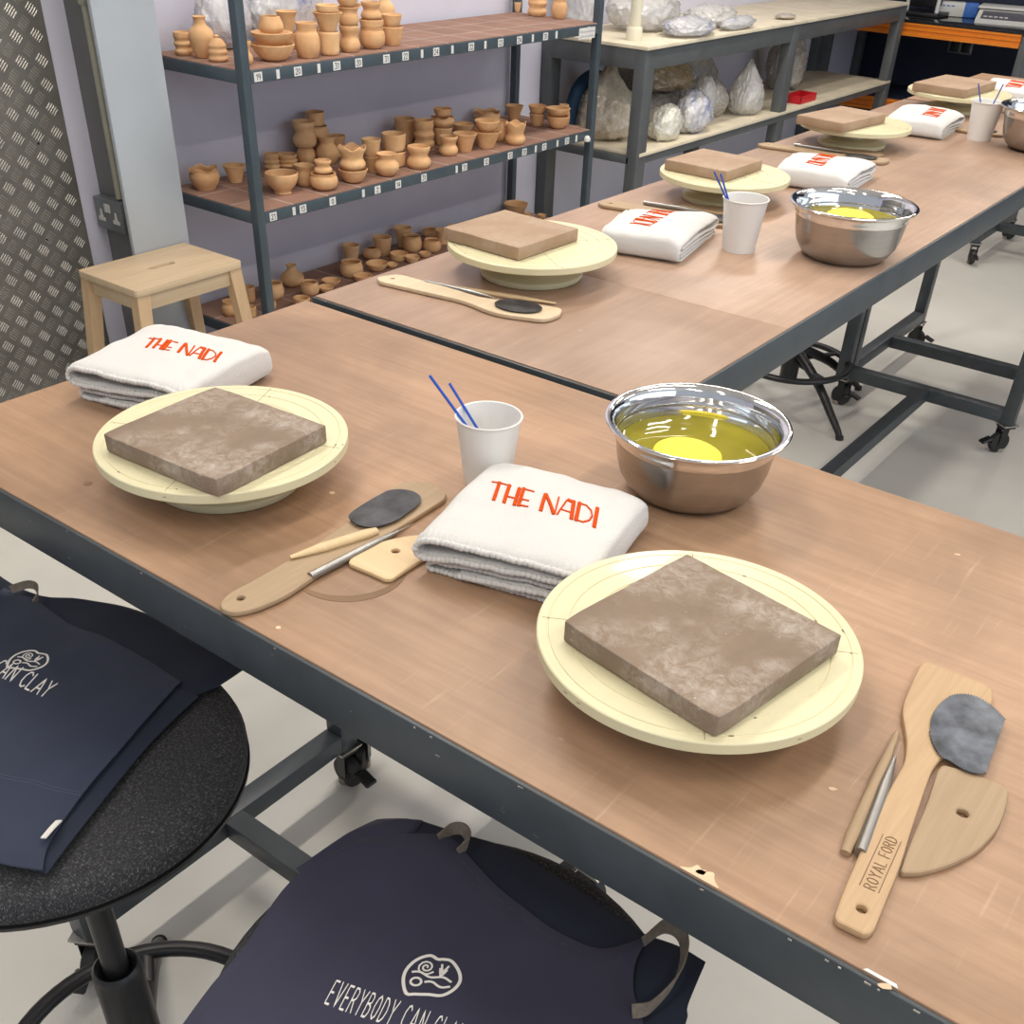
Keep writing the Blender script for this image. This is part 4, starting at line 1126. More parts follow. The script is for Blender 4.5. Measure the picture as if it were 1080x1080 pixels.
POTS = [
 ['upper', 'cup', 'ribbed', -2.927, 2.242, 0.978, 0.0267, 0.059, 'ribbed bisque clay cup standing on upper shelf, first such from step stool end'],
 ['upper', 'vase', 'bottle', -2.852, 2.253, 0.978, 0.0376, 0.1048, 'narrow-necked bisque clay vase standing on upper shelf, first such from step stool end'],
 ['upper', 'jar', 'beehive', -2.774, 2.244, 0.978, 0.0289, 0.0673, 'domed ribbed bisque clay jar standing on upper shelf'],
 ['upper', 'cup', 'waist', -2.685, 2.262, 0.978, 0.0259, 0.0583, 'waisted bisque clay cup standing on upper shelf, first such from step stool end'],
 ['upper', 'bowl', 'bowl', -2.688, 2.379, 0.978, 0.0643, 0.0421, 'open bisque clay bowl standing on upper shelf'],
 ['upper', 'bowl', 'bowl', -2.688, 2.379, 1.0201, 0.06, 0.0301, 'open bowl stacked on upper shelf open bowl'],
 ['upper', 'cup', 'inward', -2.688, 2.379, 1.0502, 0.0361, 0.0401, 'inward-tapering cup topmost on upper shelf open bowl'],
 ['upper', 'tumbler', 'tumbler', -2.836, 2.576, 0.978, 0.0328, 0.0427, 'straight-sided bisque clay tumbler standing on upper shelf, first such from step stool end'],
 ['upper', 'cup', 'flare', -2.836, 2.576, 1.0207, 0.0327, 0.0579, 'flaring cup stacked on upper shelf straight-sided tumbler first from step stool end'],
 ['upper', 'jar', 'jar', -2.665, 2.496, 0.978, 0.0385, 0.0908, 'shouldered bisque clay jar standing on upper shelf, first such from step stool end'],
 ['upper', 'cup', 'cup', -2.662, 2.584, 0.978, 0.032, 0.0615, 'plain bisque clay cup standing on upper shelf'],
 ['upper', 'cup', 'flare', -2.662, 2.584, 1.0395, 0.0448, 0.0513, 'flaring cup stacked on upper shelf plain cup'],
 ['upper', 'cup', 'cup', -2.662, 2.584, 1.0908, 0.0344, 0.0184, 'plain cup topmost on upper shelf plain cup'],
 ['upper', 'cup', 'waist', -2.673, 2.683, 0.978, 0.0327, 0.0703, 'waisted bisque clay cup standing on upper shelf, second such from step stool end'],
 ['upper', 'jug', 'spout', -2.673, 2.683, 1.0483, 0.0354, 0.0495, 'pulled-spout jug stacked on upper shelf waisted cup second from step stool end'],
 ['upper', 'bowl', 'bowl', -2.673, 2.683, 1.0978, 0.0395, 0.0348, 'open bowl topmost on upper shelf waisted cup second from step stool end'],
 ['upper', 'pot', 'round', -2.678, 2.79, 0.978, 0.041, 0.0575, 'round-bellied bisque clay pot standing on upper shelf, first such from step stool end'],
 ['upper', 'cup', 'cup', -2.678, 2.79, 1.0355, 0.0393, 0.0219, 'plain cup stacked on upper shelf round-bellied pot first from step stool end'],
 ['upper', 'cup', 'waist', -2.678, 2.79, 1.0573, 0.0331, 0.0474, 'waisted cup topmost on upper shelf round-bellied pot first from step stool end'],
 ['upper', 'tumbler', 'tumbler', -2.687, 2.894, 0.978, 0.0357, 0.0524, 'straight-sided bisque clay tumbler standing on upper shelf, second such from step stool end'],
 ['upper', 'tumbler', 'tumbler', -2.687, 2.894, 1.0304, 0.034, 0.0337, 'straight-sided tumbler stacked on upper shelf straight-sided tumbler second from step stool end'],
 ['upper', 'vase', 'bottle', -2.986, 3.183, 0.978, 0.0341, 0.1082, 'narrow-necked bisque clay vase standing on upper shelf, second such from step stool end'],
 ['upper', 'pot', 'round', -2.972, 2.799, 0.978, 0.0476, 0.0807, 'round-bellied bisque clay pot standing on upper shelf, second such from step stool end'],
 ['upper', 'cup', 'ribbed', -2.888, 3.971, 0.978, 0.0392, 0.09, 'ribbed bisque clay cup standing on upper shelf, second such from step stool end'],
 ['upper', 'jar', 'jar', -2.783, 3.977, 0.978, 0.0328, 0.0732, 'shouldered bisque clay jar standing on upper shelf, second such from step stool end'],
 ['upper', 'dish', 'dish', -3.006, 3.996, 0.978, 0.0142, 0.0354, 'tiny bisque clay dish standing on upper shelf'],
 ['middle', 'bowl', 'frill', -2.936, 2.262, 0.596, 0.047, 0.0603, 'uneven-rimmed bisque clay bowl standing on middle shelf, first such from step stool end'],
 ['middle', 'cup', 'flare', -2.935, 2.385, 0.596, 0.0374, 0.0514, 'flaring bisque clay cup standing on middle shelf, first such from step stool end'],
 ['middle', 'bowl', 'footbowl', -2.727, 2.401, 0.596, 0.0531, 0.0599, 'footed bisque clay bowl standing on middle shelf'],
 ['middle', 'pot', 'round', -2.669, 2.529, 0.596, 0.0455, 0.0483, 'round-bellied bisque clay pot standing on middle shelf, first such from step stool end'],
 ['middle', 'cup', 'waist', -2.669, 2.529, 0.6443, 0.0292, 0.0381, 'waisted cup stacked on middle shelf round-bellied pot first from step stool end'],
 ['middle', 'jug', 'spout', -2.749, 2.521, 0.596, 0.0343, 0.0609, 'pulled-spout bisque clay jug standing on middle shelf'],
 ['middle', 'cup', 'waist', -2.983, 2.805, 0.596, 0.0375, 0.0629, 'waisted bisque clay cup standing on middle shelf, first such from step stool end'],
 ['middle', 'pot', 'round', -2.983, 2.805, 0.6589, 0.0454, 0.0476, 'round-bellied pot stacked on middle shelf waisted cup first from step stool end'],
 ['middle', 'cup', 'cup', -2.983, 2.805, 0.7065, 0.0334, 0.0435, 'plain cup topmost on middle shelf waisted cup first from step stool end'],
 ['middle', 'cup', 'ribbed', -2.981, 2.658, 0.596, 0.0361, 0.039, 'ribbed bisque clay cup standing on middle shelf, second such from step stool end'],
 ['middle', 'cup', 'ribbed', -2.989, 2.595, 0.596, 0.0262, 0.0487, 'ribbed bisque clay cup standing on middle shelf, first such from step stool end'],
 ['middle', 'pot', 'ball', -2.961, 2.729, 0.596, 0.0335, 0.0574, 'spherical bisque clay pot standing on middle shelf'],
 ['middle', 'cup', 'waist', -2.961, 2.729, 0.6534, 0.0414, 0.0785, 'waisted cup stacked on middle shelf spherical pot'],
 ['middle', 'vase', 'vase', -2.908, 2.782, 0.596, 0.0404, 0.089, 'curvy bisque clay vase standing on middle shelf, first such from step stool end'],
 ['middle', 'tumbler', 'tumbler', -2.976, 2.891, 0.596, 0.0343, 0.0672, 'straight-sided bisque clay tumbler standing on middle shelf, second such from step stool end'],
 ['middle', 'bowl', 'bowl', -2.668, 2.663, 0.596, 0.0491, 0.0405, 'open bisque clay bowl standing on middle shelf, first such from step stool end'],
 ['middle', 'cup', 'frillwaist', -2.668, 2.663, 0.6365, 0.0442, 0.0672, 'frilly waisted cup stacked on middle shelf open bowl first from step stool end'],
 ['middle', 'tumbler', 'tumbler', -2.723, 2.812, 0.596, 0.0278, 0.0504, 'straight-sided bisque clay tumbler standing on middle shelf, first such from step stool end'],
 ['middle', 'tumbler', 'tumbler', -2.723, 2.812, 0.6464, 0.0327, 0.0533, 'straight-sided tumbler stacked on middle shelf straight-sided tumbler first from step stool end'],
 ['middle', 'vase', 'vase', -2.652, 2.81, 0.596, 0.0422, 0.0698, 'curvy bisque clay vase standing on middle shelf, second such from step stool end'],
 ['middle', 'cup', 'cup', -2.731, 2.933, 0.596, 0.0451, 0.0484, 'plain bisque clay cup standing on middle shelf'],
 ['middle', 'cup', 'cup', -2.731, 2.933, 0.6444, 0.0434, 0.0559, 'plain cup stacked on middle shelf plain cup'],
 ['middle', 'cup', 'waist', -2.652, 2.975, 0.596, 0.0417, 0.069, 'waisted bisque clay cup standing on middle shelf, second such from step stool end'],
 ['middle', 'cup', 'ribbed', -2.845, 3.223, 0.596, 0.0392, 0.0955, 'ribbed bisque clay cup standing on middle shelf, third such from step stool end'],
 ['middle', 'tumbler', 'tumbler', -2.946, 3.227, 0.596, 0.0401, 0.0876, 'straight-sided bisque clay tumbler standing on middle shelf, third such from step stool end'],
 ['middle', 'pot', 'round', -2.972, 3.312, 0.596, 0.0479, 0.0604, 'round-bellied bisque clay pot standing on middle shelf, second such from step stool end'],
 ['middle', 'tumbler', 'tumbler', -2.84, 3.325, 0.596, 0.0381, 0.0592, 'straight-sided bisque clay tumbler standing on middle shelf, fourth such from step stool end'],
 ['middle', 'bowl', 'frill', -2.84, 3.325, 0.6552, 0.0433, 0.0354, 'uneven-rimmed bowl stacked on middle shelf straight-sided tumbler fourth from step stool end'],
 ['middle', 'dish', 'dish', -2.84, 3.325, 0.6905, 0.0359, 0.0291, 'tiny dish topmost on middle shelf straight-sided tumbler fourth from step stool end'],
 ['middle', 'cup', 'waist', -2.709, 3.203, 0.596, 0.035, 0.0629, 'waisted bisque clay cup standing on middle shelf, third such from step stool end'],
 ['middle', 'cup', 'flare', -2.708, 3.297, 0.596, 0.0462, 0.0601, 'flaring bisque clay cup standing on middle shelf, second such from step stool end'],
 ['middle', 'bowl', 'bowl', -2.91, 3.53, 0.596, 0.0454, 0.0362, 'open bisque clay bowl standing on middle shelf, second such from step stool end'],
 ['middle', 'bowl', 'frill', -2.965, 3.754, 0.596, 0.0553, 0.048, 'uneven-rimmed bisque clay bowl standing on middle shelf, second such from step stool end'],
 ['middle', 'cup', 'flare', -2.687, 3.402, 0.596, 0.0541, 0.0579, 'flaring bisque clay cup standing on middle shelf, third such from step stool end'],
 ['middle', 'bowl', 'bowl', -2.687, 3.402, 0.6539, 0.0485, 0.0357, 'open bowl stacked on middle shelf flaring cup third from step stool end'],
 ['middle', 'pot', 'round', -2.728, 3.531, 0.596, 0.0369, 0.072, 'round-bellied bisque clay pot standing on middle shelf, third such from step stool end'],
 ['middle', 'cup', 'frillwaist', -2.65, 3.535, 0.596, 0.0404, 0.0739, 'frilly waisted bisque clay cup standing on middle shelf'],
 ['middle', 'cup', 'flare', -2.938, 3.905, 0.596, 0.0391, 0.0552, 'flaring bisque clay cup standing on middle shelf, fourth such from step stool end'],
 ['middle', 'tumbler', 'tumbler', -2.803, 3.885, 0.596, 0.0335, 0.0455, 'straight-sided bisque clay tumbler standing on middle shelf, fifth such from step stool end'],
 ['middle', 'tumbler', 'tumbler', -2.803, 3.885, 0.6415, 0.0383, 0.0295, 'straight-sided tumbler stacked on middle shelf straight-sided tumbler fifth from step stool end'],
 ['middle', 'bowl', 'bowl', -2.715, 3.908, 0.596, 0.049, 0.0447, 'open bisque clay bowl standing on middle shelf, third such from step stool end'],
 ['middle', 'bowl', 'bowl', -2.715, 3.908, 0.6407, 0.0508, 0.03, 'open bowl stacked on middle shelf open bowl third from step stool end'],
 ['middle', 'cup', 'inward', -2.738, 3.982, 0.596, 0.0281, 0.0756, 'inward-tapering bisque clay cup standing on middle shelf'],
 ['bottom', 'vase', 'squat', -2.94, 2.595, 0.205, 0.0432, 0.075, 'squat round bisque clay vase standing on bottom shelf'],
 ['bottom', 'pot', 'round', -2.885, 2.456, 0.205, 0.0368, 0.0556, 'round-bellied bisque clay pot standing on bottom shelf, first such from step stool end'],
 ['bottom', 'pot', 'round', -2.824, 2.572, 0.205, 0.0323, 0.0453, 'round-bellied bisque clay pot standing on bottom shelf, second such from step stool end'],
 ['bottom', 'bowl', 'bowl', -2.835, 2.687, 0.205, 0.0347, 0.0224, 'open bisque clay bowl standing on bottom shelf, second such from step stool end'],
 ['bottom', 'bowl', 'bowl', -2.804, 2.631, 0.205, 0.0291, 0.0183, 'open bisque clay bowl standing on bottom shelf, first such from step stool end'],
 ['bottom', 'cup', 'cup', -2.758, 2.468, 0.205, 0.0297, 0.0288, 'plain bisque clay cup standing on bottom shelf, third such from step stool end'],
 ['bottom', 'pot', 'round', -2.858, 2.818, 0.205, 0.0426, 0.0558, 'round-bellied bisque clay pot standing on bottom shelf, third such from step stool end'],
 ['bottom', 'tumbler', 'tumbler', -2.987, 2.949, 0.205, 0.0332, 0.0628, 'straight-sided bisque clay tumbler standing on bottom shelf, first such from step stool end'],
 ['bottom', 'bowl', 'bowl', -2.774, 2.79, 0.205, 0.035, 0.0293, 'open bisque clay bowl standing on bottom shelf, third such from step stool end'],
 ['bottom', 'pot', 'ball', -2.952, 3.026, 0.205, 0.0372, 0.0421, 'spherical bisque clay pot standing on bottom shelf'],
 ['bottom', 'bowl', 'bowl', -2.84, 2.936, 0.205, 0.0434, 0.0281, 'open bisque clay bowl standing on bottom shelf, fourth such from step stool end'],
 ['bottom', 'tumbler', 'tumbler', -2.964, 3.1, 0.205, 0.0375, 0.0664, 'straight-sided bisque clay tumbler standing on bottom shelf, second such from step stool end'],
 ['bottom', 'cup', 'flare', -2.981, 3.237, 0.205, 0.0387, 0.0727, 'flaring bisque clay cup standing on bottom shelf, first such from step stool end'],
 ['bottom', 'cup', 'cup', -2.871, 3.094, 0.205, 0.037, 0.0243, 'plain bisque clay cup standing on bottom shelf, fourth such from step stool end'],
 ['bottom', 'pot', 'round', -2.905, 3.209, 0.205, 0.038, 0.0613, 'round-bellied bisque clay pot standing on bottom shelf, fourth such from step stool end'],
 ['bottom', 'bowl', 'bowl', -2.804, 3.097, 0.205, 0.0297, 0.025, 'open bisque clay bowl standing on bottom shelf, fifth such from step stool end'],
 ['bottom', 'pot', 'round', -2.847, 3.265, 0.205, 0.0362, 0.0455, 'round-bellied bisque clay pot standing on bottom shelf, fifth such from step stool end'],
 ['bottom', 'dish', 'dish', -2.82, 3.189, 0.205, 0.0244, 0.0166, 'tiny bisque clay dish standing on bottom shelf, second such from step stool end'],
 ['bottom', 'pot', 'round', -2.984, 3.411, 0.205, 0.0357, 0.0316, 'round-bellied bisque clay pot standing on bottom shelf, sixth such from step stool end'],
 ['bottom', 'cup', 'flare', -2.888, 3.378, 0.205, 0.0331, 0.0538, 'flaring bisque clay cup standing on bottom shelf, second such from step stool end'],
 ['bottom', 'dish', 'dish', -2.827, 3.003, 0.205, 0.0237, 0.0133, 'tiny bisque clay dish standing on bottom shelf, first such from step stool end'],
 ['bottom', 'cup', 'cup', -2.925, 2.374, 0.205, 0.0249, 0.0516, 'plain bisque clay cup standing on bottom shelf, second such from step stool end'],
 ['bottom', 'jar', 'jar', -2.87, 2.242, 0.205, 0.0258, 0.0479, 'shouldered bisque clay jar standing on bottom shelf'],
 ['bottom', 'cup', 'cup', -2.806, 2.275, 0.205, 0.0225, 0.0349, 'plain bisque clay cup standing on bottom shelf, first such from step stool end'],
 ['bottom', 'bowl', 'frill', -2.805, 2.363, 0.205, 0.0229, 0.0325, 'uneven-rimmed bisque clay bowl standing on bottom shelf'],
 ['bottom', 'bowl', 'bowl', -2.949, 3.954, 0.205, 0.0558, 0.0441, 'open bisque clay bowl standing on bottom shelf, seventh such from step stool end'],
 ['bottom', 'dish', 'dish', -2.876, 3.947, 0.205, 0.0169, 0.0176, 'tiny bisque clay dish standing on bottom shelf, third such from step stool end'],
 ['bottom', 'dish', 'dish', -2.818, 3.974, 0.205, 0.019, 0.0166, 'tiny bisque clay dish standing on bottom shelf, fourth such from step stool end'],
 ['bottom', 'bowl', 'bowl', -2.954, 3.535, 0.205, 0.0281, 0.0276, 'open bisque clay bowl standing on bottom shelf, sixth such from step stool end']]

PR = {
 'tumbler': [(.65, 0), (.80, .3), (.92, .7), (1, 1)],
 'cup': [(.75, 0), (.90, .12), (.96, .5), (1, 1)],
 'waist': [(.78, 0), (.98, .15), (1, .30), (.92, .42), (.76, .55), (.80, .70), (.94, .86), (.96, 1)],
 'frillwaist': [(.75, 0), (.95, .15), (.97, .30), (.80, .48), (.84, .66), (1, .9), (1.02, 1)],
 'ribbed': [(.80, 0), (.97, .10), (1, .20), (.86, .31), (.98, .45), (1, .52), (.84, .64), (.95, .8), (.92, 1)],
 'beehive': [(.85, 0), (1, .10), (.9, .22), (.98, .36), (.86, .48), (.9, .6), (.7, .74), (.45, .84), (.2, .88), (.28, .95), (.12, 1)],
 'bottle': [(.60, 0), (.80, .15), (.98, .42), (1, .55), (.86, .68), (.52, .78), (.42, .86), (.44, .95), (.52, 1)],
 'squat': [(.55, 0), (.88, .15), (1, .35), (.90, .52), (.55, .70), (.36, .80), (.34, .90), (.46, 1)],
 'bowl': [(.42, 0), (.60, .12), (.80, .45), (.93, .78), (1, 1)],
 'footbowl': [(.52, 0), (.48, .08), (.54, .17), (.80, .42), (.96, .72), (1, 1)],
 'inward': [(.85, 0), (1, .25), (.96, .55), (.80, .88), (.74, 1)],
 'flare': [(.52, 0), (.62, .25), (.78, .65), (.92, .9), (1, 1)],
 'jar': [(.72, 0), (.94, .2), (1, .45), (.92, .66), (.78, .76), (.80, .88), (.86, 1)],
 'spout': [(.70, 0), (.88, .2), (.90, .5), (.80, .75), (.92, .92), (1, 1)],
 'round': [(.62, 0), (.88, .18), (1, .45), (.97, .72), (.86, .90), (.90, 1)],
 'dish': [(.5, 0), (.8, .3), (1, 1)],
 'frill': [(.66, 0), (.70, .08), (.90, .32), (1, .6), (.94, .88), (.98, 1)],
 'ball': [(.55, 0), (.85, .2), (1, .5), (.85, .8), (.5, 1)],
 'vase': [(.5, 0), (.85, .2), (1, .42), (.88, .60), (.62, .74), (.66, .86), (.82, 1)],
}
def make_pot(shape, r, h, seed):
    rnd = random.Random(seed)
    pts = [Vector((a, b, 0)) for a, b in PR[shape]]
    sp = spline(pts, 4)
    out = [(max(.0001, p.x * r), min(1, max(0, p.y)) * h) for p in sp]
    th = min(.0035, r * .16)
    inn = [(max(.001, a - th), b) for a, b in out[::-1] if b > .12 * h]
    if shape == 'beehive': prof = [(.0001, 0)] + out + [(.0001, h)]
    else:
        prof = [(.0001, 0)] + out + [(out[-1][0] - th * .5, h + th * .35)] + inn[1:] + [(.0001, .12 * h)]
    ph = rnd.random() * 6.28; am = .008 + .02 * rnd.random()
    def f(p, a, s):
        w = 1 + am * math.sin(2 * a + ph)
        z = p[2]; x, y = p[0] * w, p[1] * w
        k = max(0, (z / h - .72) / .28)
        if shape in ('frill', 'frillwaist'):
            z += k * h * .07 * math.sin(5 * a + ph); q = 1 + k * .07 * math.cos(4 * a + ph); x *= q; y *= q
        if shape == 'spout':
            d = math.cos(a - 5.6); 
            if d > .75: q = 1 + k * (d - .75) * 1.6; x *= q; y *= q; z += k * h * .12 * (d - .75) * 4
        return (x, y, z)
    vs, fs = lathe_v(prof, 32, f)
    o = raw('pot', vs, fs, 'clay', None, 70)
    return o
for i, (sh, noun, shape, x, y, z, r, h, lab) in enumerate(POTS):
    o = make_pot(shape, r, h, i)
    o.name = 'clay_' + noun; o.location = (x, y, z + .0004); o.rotation_euler = (0, 0, (i * 2.4) % 6.28)
    tag(o, lab, noun, 'bisque pots on the ' + sh + ' shelf')

# ------------------------------------------------------------------ crumpled plastic bags
def bag(name, x, y, z, sx, sy, sz, mat, label, seed, twist=False, cat='bag', lay=0):
    bm = bmesh.new(); bmesh.ops.create_icosphere(bm, subdivisions=5, radius=1)
    for v in bm.verts:
        d = v.co.normalized()
        n = noise.fractal(d * 1.3 + Vector((seed, 0, 0)), 1., 2.1, 2) * .14
        rd = noise.noise(Vector((d.x * 5, d.y * 5, d.z * 2)) + Vector((0, seed, 0))); n += .085 * (1 - min(1, abs(rd) * 3.2)) ** 2 - .02
        rd = noise.noise(Vector((d.x * 12, d.y * 12, d.z * 6)) + Vector((0, 0, seed))); n += .04 * (1 - min(1, abs(rd) * 3)) ** 2
        p = d * (1 + n)
        q = Vector((p.x * sx, p.y * sy, p.z * sz))
        # sag onto the surface: flat underside, full belly
        if p.z < 0: q.z *= .85
        q.z = max(q.z, -sz * .72 + .004 * rd)
        if twist and d.z > .72:
            k = (d.z - .72) / .28; q.x *= 1 - .65 * k; q.y *= 1 - .65 * k; q.z += sz * .55 * k * (1 + .4 * rd)
        v.co = q
    lo = min(v.co.z for v in bm.verts)
    for v in bm.verts: v.co.z -= lo
    o = from_bm(name, bm, mat, None, 180); o.location = (x, y, z)
    return tag(o, label, cat)

BZ = .8865
# on the upper rack shelf behind the pots
bag('plastic_bag', -2.955, 2.42, .979, .060, .10, .105, 'bag_blueclear', 'crumpled clear and blue plastic bag behind the narrow-necked vase on upper shelf', 2.2)
bag('plastic_bag', -2.945, 2.68, .979, .065, .14, .110, 'bag_blueclear', 'larger crumpled clear and blue plastic bag behind stacked bowls on upper shelf', 7.7)

# ------------------------------------------------------------------ workbench with clay bags
BX0, BX1, BY0, BY1 = -3.048, -2.515, 4.235, 7.20
wb = thing('workbench', (BX0, BY0, 0), 'heavy grey steel workbench with pale board top and shelf of clay bags', 'workbench')
wx, wy = BX1 - BX0, BY1 - BY0
box('bench_top', (0, -.006, .872), (wx + .008, wy, .886), 'bench_board', wb, .002)
box('lower_shelf', (.02, .02, .462), (wx + .004, wy - .02, .476), 'bench_board', wb, .002)
for x in (.001, wx - .051): box('rail', (x, .078, .796), (x + .05, wy - .078, .8715), 'grey_paint', wb, .003)
for y in (0, wy - .05): box('rail', (.05, y, .796), (wx - .05, y + .05, .872), 'grey_paint', wb, .003)
for x in (.001, wx - .041): box('shelf_rail', (x, .078, .430), (x + .04, wy - .078, .4615), 'grey_paint', wb, .003)
for y in (0, wy - .040): box('shelf_rail', (.04, y, .430), (wx - .04, y + .04, .462), 'grey_paint', wb, .003)
for y in (0, 1.40, wy - .078):
    for x in (0, wx - .055): box('leg', (x, y, 0), (x + .055, y + .078, .872), 'grey_paint', wb, .003)
box('shelf_rail', (.04, .0, .060), (wx - .04, .04, .095), 'grey_paint', wb, .003)

bag('clay_bag', -2.80, 4.42, .476, .135, .125, .135, 'bag_tan', 'big tan bag of clay at the near end of workbench shelf', 1.1, True)
bag('plastic_bag', -2.600, 4.60, .476, .070, .10, .082, 'bag_white', 'small milky white plastic bag behind the bench corner leg', 3.3)
bag('clay_bag', -2.610, 4.86, .476, .085, .130, .095, 'bag_blue', 'clear plastic bag with blue print on the workbench shelf', 4.4)
bag('clay_bag', -2.83, 4.92, .618, .12, .20, .075, 'bag_brown', 'brown bag lying on top of clay bags on workbench shelf', 5.9)
bag('clay_bag', -2.83, 4.88, .476, .13, .20, .080, 'bag_grey', 'grey bag of clay beneath the brown bag on workbench shelf', 6.9)
bag('plastic_bag', -2.67, 5.08, .476, .060, .065, .115, 'bag_clear', 'upright clear plastic bag next to blue printed bag on the bench shelf', 8.3)
bag('clay_bag', -2.630, 5.46, .476, .080, .105, .110, 'bag_clear', 'twisted clear plastic bag by the middle bench leg', 9.2, True)
bag('clay_bag', -2.72, 5.26, .476, .07, .085, .095, 'bag_grey', 'dull grey bag of clay wedged before twisted clear bag', 10.2)
bag('clay_bag', -2.90, 5.35, .476, .11, .20, .150, 'bag_grey', 'large dark grey clay bag at the wall behind twisted clear bag', 12.4)
bag('clay_bag', -2.84, 6.34, .476, .10, .12, .175, 'bag_grey', 'tall dusty clay bag on workbench shelf beyond the red tray', 13.4)
o = tube('vacuum_hose', spline([(-2.93, 4.30, .52), (-2.93, 4.36, .66), (-2.92, 4.47, .71), (-2.90, 4.58, .66)], 6), [.030] * 19, 'blue_cloth', None, 16); tag(o, 'dark blue hose arching behind tan clay bag under the workbench', 'hose')
rt = thing('red_tray', (-2.590, 6.04, .4765), 'small red plastic tray on the workbench shelf', 'tray')
bm = bmesh.new(); bx(bm, (-.05, -.10, 0), (.05, .10, .004), .001, 1)
for a, b in (((-.05, -.10), (-.045, .10)), ((.045, -.10), (.05, .10)), ((-.05, -.10), (.05, -.095)), ((-.05, .095), (.05, .10))): bx(bm, (a[0], a[1], .003), (b[0], b[1], .038), .001, 1)
from_bm('tray_body', bm, 'red_plastic', rt, 35)

bag('plastic_bag', -2.84, 4.72, BZ, .13, .22, .085, 'bag_clear', 'heap of crumpled clear plastic on the bench top beside white tube', 15.5)
bag('plastic_bag', -2.595, 4.71, BZ, .095, .17, .040, 'bag_blueclear', 'flat clear bag with blue print spilling over the bench edge', 16.6)
bag('plastic_bag', -2.70, 5.10, BZ, .10, .17, .050, 'bag_clear', 'loose clear plastic sheet further along the bench top', 17.1)
bag('plastic_bag', -2.555, 5.10, BZ, .045, .15, .028, 'bag_blueclear', 'thin strip of blue printed plastic at the bench top edge', 18.9)
bag('plastic_bag', -2.93, 4.33, BZ, .09, .09, .17, 'bag_blueclear', 'standing clear plastic bag behind the rack upright on bench top', 19.7)
o = bag('clay_lump', -2.60, 5.70, BZ, .045, .07, .012, 'bag_tan', 'flat dried clay crumb pile on the bench top', 20.3, cat='clay')
lathe_t = thing('plastic_tube', (-2.66, 4.36, BZ), 'upright ivory plastic tube with collar on the bench top', 'tube')
lathe('collar', [(.0001, 0), (.034, 0), (.034, .045), (.030, .050), (.0001, .050)], 'ivory_plastic', lathe_t, 32)
lathe('tube_shaft', [(.0001, .050), (.0245, .050), (.023, .30), (.0001, .30)], 'ivory_plastic', lathe_t, 32)

# ------------------------------------------------------------------ orange framed desk at the back wall
dk = thing('racking_desk', (-2.2, 7.30, 0), 'desk with orange racking beams and glossy black top at the navy wall', 'desk')
def beam(name, x0, x1, y, z0, z1):
    prof = [(0, 0), (-.010, .003), (-.010, .2), (-.002, .26), (-.002, .42), (-.010, .48), (-.010, .56), (-.002, .62), (-.002, .76), (-.010, .82), (-.010, .985), (0, 1), (.04, 1), (.04, 0)]
    vs = [(x, y + a, z0 + (z1 - z0) * (b if b <= 1 else 1)) for x in (x0, x1) for a, b in prof]
    n = len(prof); fs = [(i, (i + 1) % n, n + (i + 1) % n, n + i) for i in range(n)] + [tuple(range(n)), tuple(range(n, 2 * n))]
    return raw(name, vs, fs, 'orange', dk)
beam('beam', -.83, .350, 0, .706, .776)
beam('beam', -.83, .350, 0, .285, .355)
beam('beam', -.83, .350, .52, .285, .355)
box('desk_top', (-.83, -.012, .777), (1.30, .640, .790), 'black_gloss', dk, .001)
for x in (-.845, .352, 1.25):
    for y in (.0, .56): box('leg', (x, y, 0), (x + .05, y + .05, .777), 'grey_paint', dk, .003)
box('shelf_board', (-.83, .03, .345), (.35, .60, .357), 'navy_wall', dk, .001)

ws = thing('power_socket', (-2.37, 7.948, .61), 'twin pale framed power socket on navy wall under the desk', 'socket')
box('face_plate', (-.080, -.012, -.038), (.080, 0, .038), 'socket_grey', ws, .003)
for xx in (-.036, .036): box('socket_outlet', (xx - .028, -.0135, -.028), (xx + .028, -.012, .028), 'black', ws, .001)

gb = thing('glove_box', (-2.40, 7.79, .7905), 'white and blue cardboard glove box on the black desk top', 'box', .35)
box('carton', (-.115, -.045, 0), (.035, .045, .075), 'white_plastic', gb, .001)
box('blue_panel', (.035, -.045, 0), (.115, .045, .075), 'blue_card', gb, .001)
bm = bmesh.new()
for i in range(3): bx(bm, (-.10 + i * .028, -.0460, .052), (-.082 + i * .028, -.0450, .058), 0)
from_bm('printing', bm, 'blue_card', gb)
sc = thing('bench_scale', (-2.08, 7.70, .7905), 'white electronic scale with dark keypad on the black desk top', 'scale', .18)
vs = [(-.15, -.17, .0), (.15, -.17, 0), (.15, .15, 0), (-.15, .15, 0), (-.15, -.17, .018), (.15, -.17, .018), (.15, -.05, .062), (-.15, -.05, .062), (.15, .15, .062), (-.15, .15, .062)]
raw('body', vs, [(0, 1, 2, 3), (0, 1, 5, 4), (4, 5, 6, 7), (7, 6, 8, 9), (2, 3, 9, 8), (0, 4, 7, 9, 3), (1, 2, 8, 6, 5)], 'white_plastic', sc)
kp = bmesh.new(); bx(kp, (-.125, -.05, .0), (.125, .048, .002), .0008, 1, Matrix.Translation((0, -.110, .0405)) @ Matrix.Rotation(.352, 4, 'X')); from_bm('keypad', kp, 'grey_plastic', sc)
kp = bmesh.new()
for i in range(5): bx(kp, (-.11 + i * .03, -.03, .002), (-.09 + i * .03, -.018, .0035), 0, 1, Matrix.Translation((0, -.110, .0405)) @ Matrix.Rotation(.352, 4, 'X'))
from_bm('buttons', kp, 'white_plastic', sc)
box('pan', (-.16, -.06, .068), (.16, .16, .080), 'white_plastic', sc, .003)
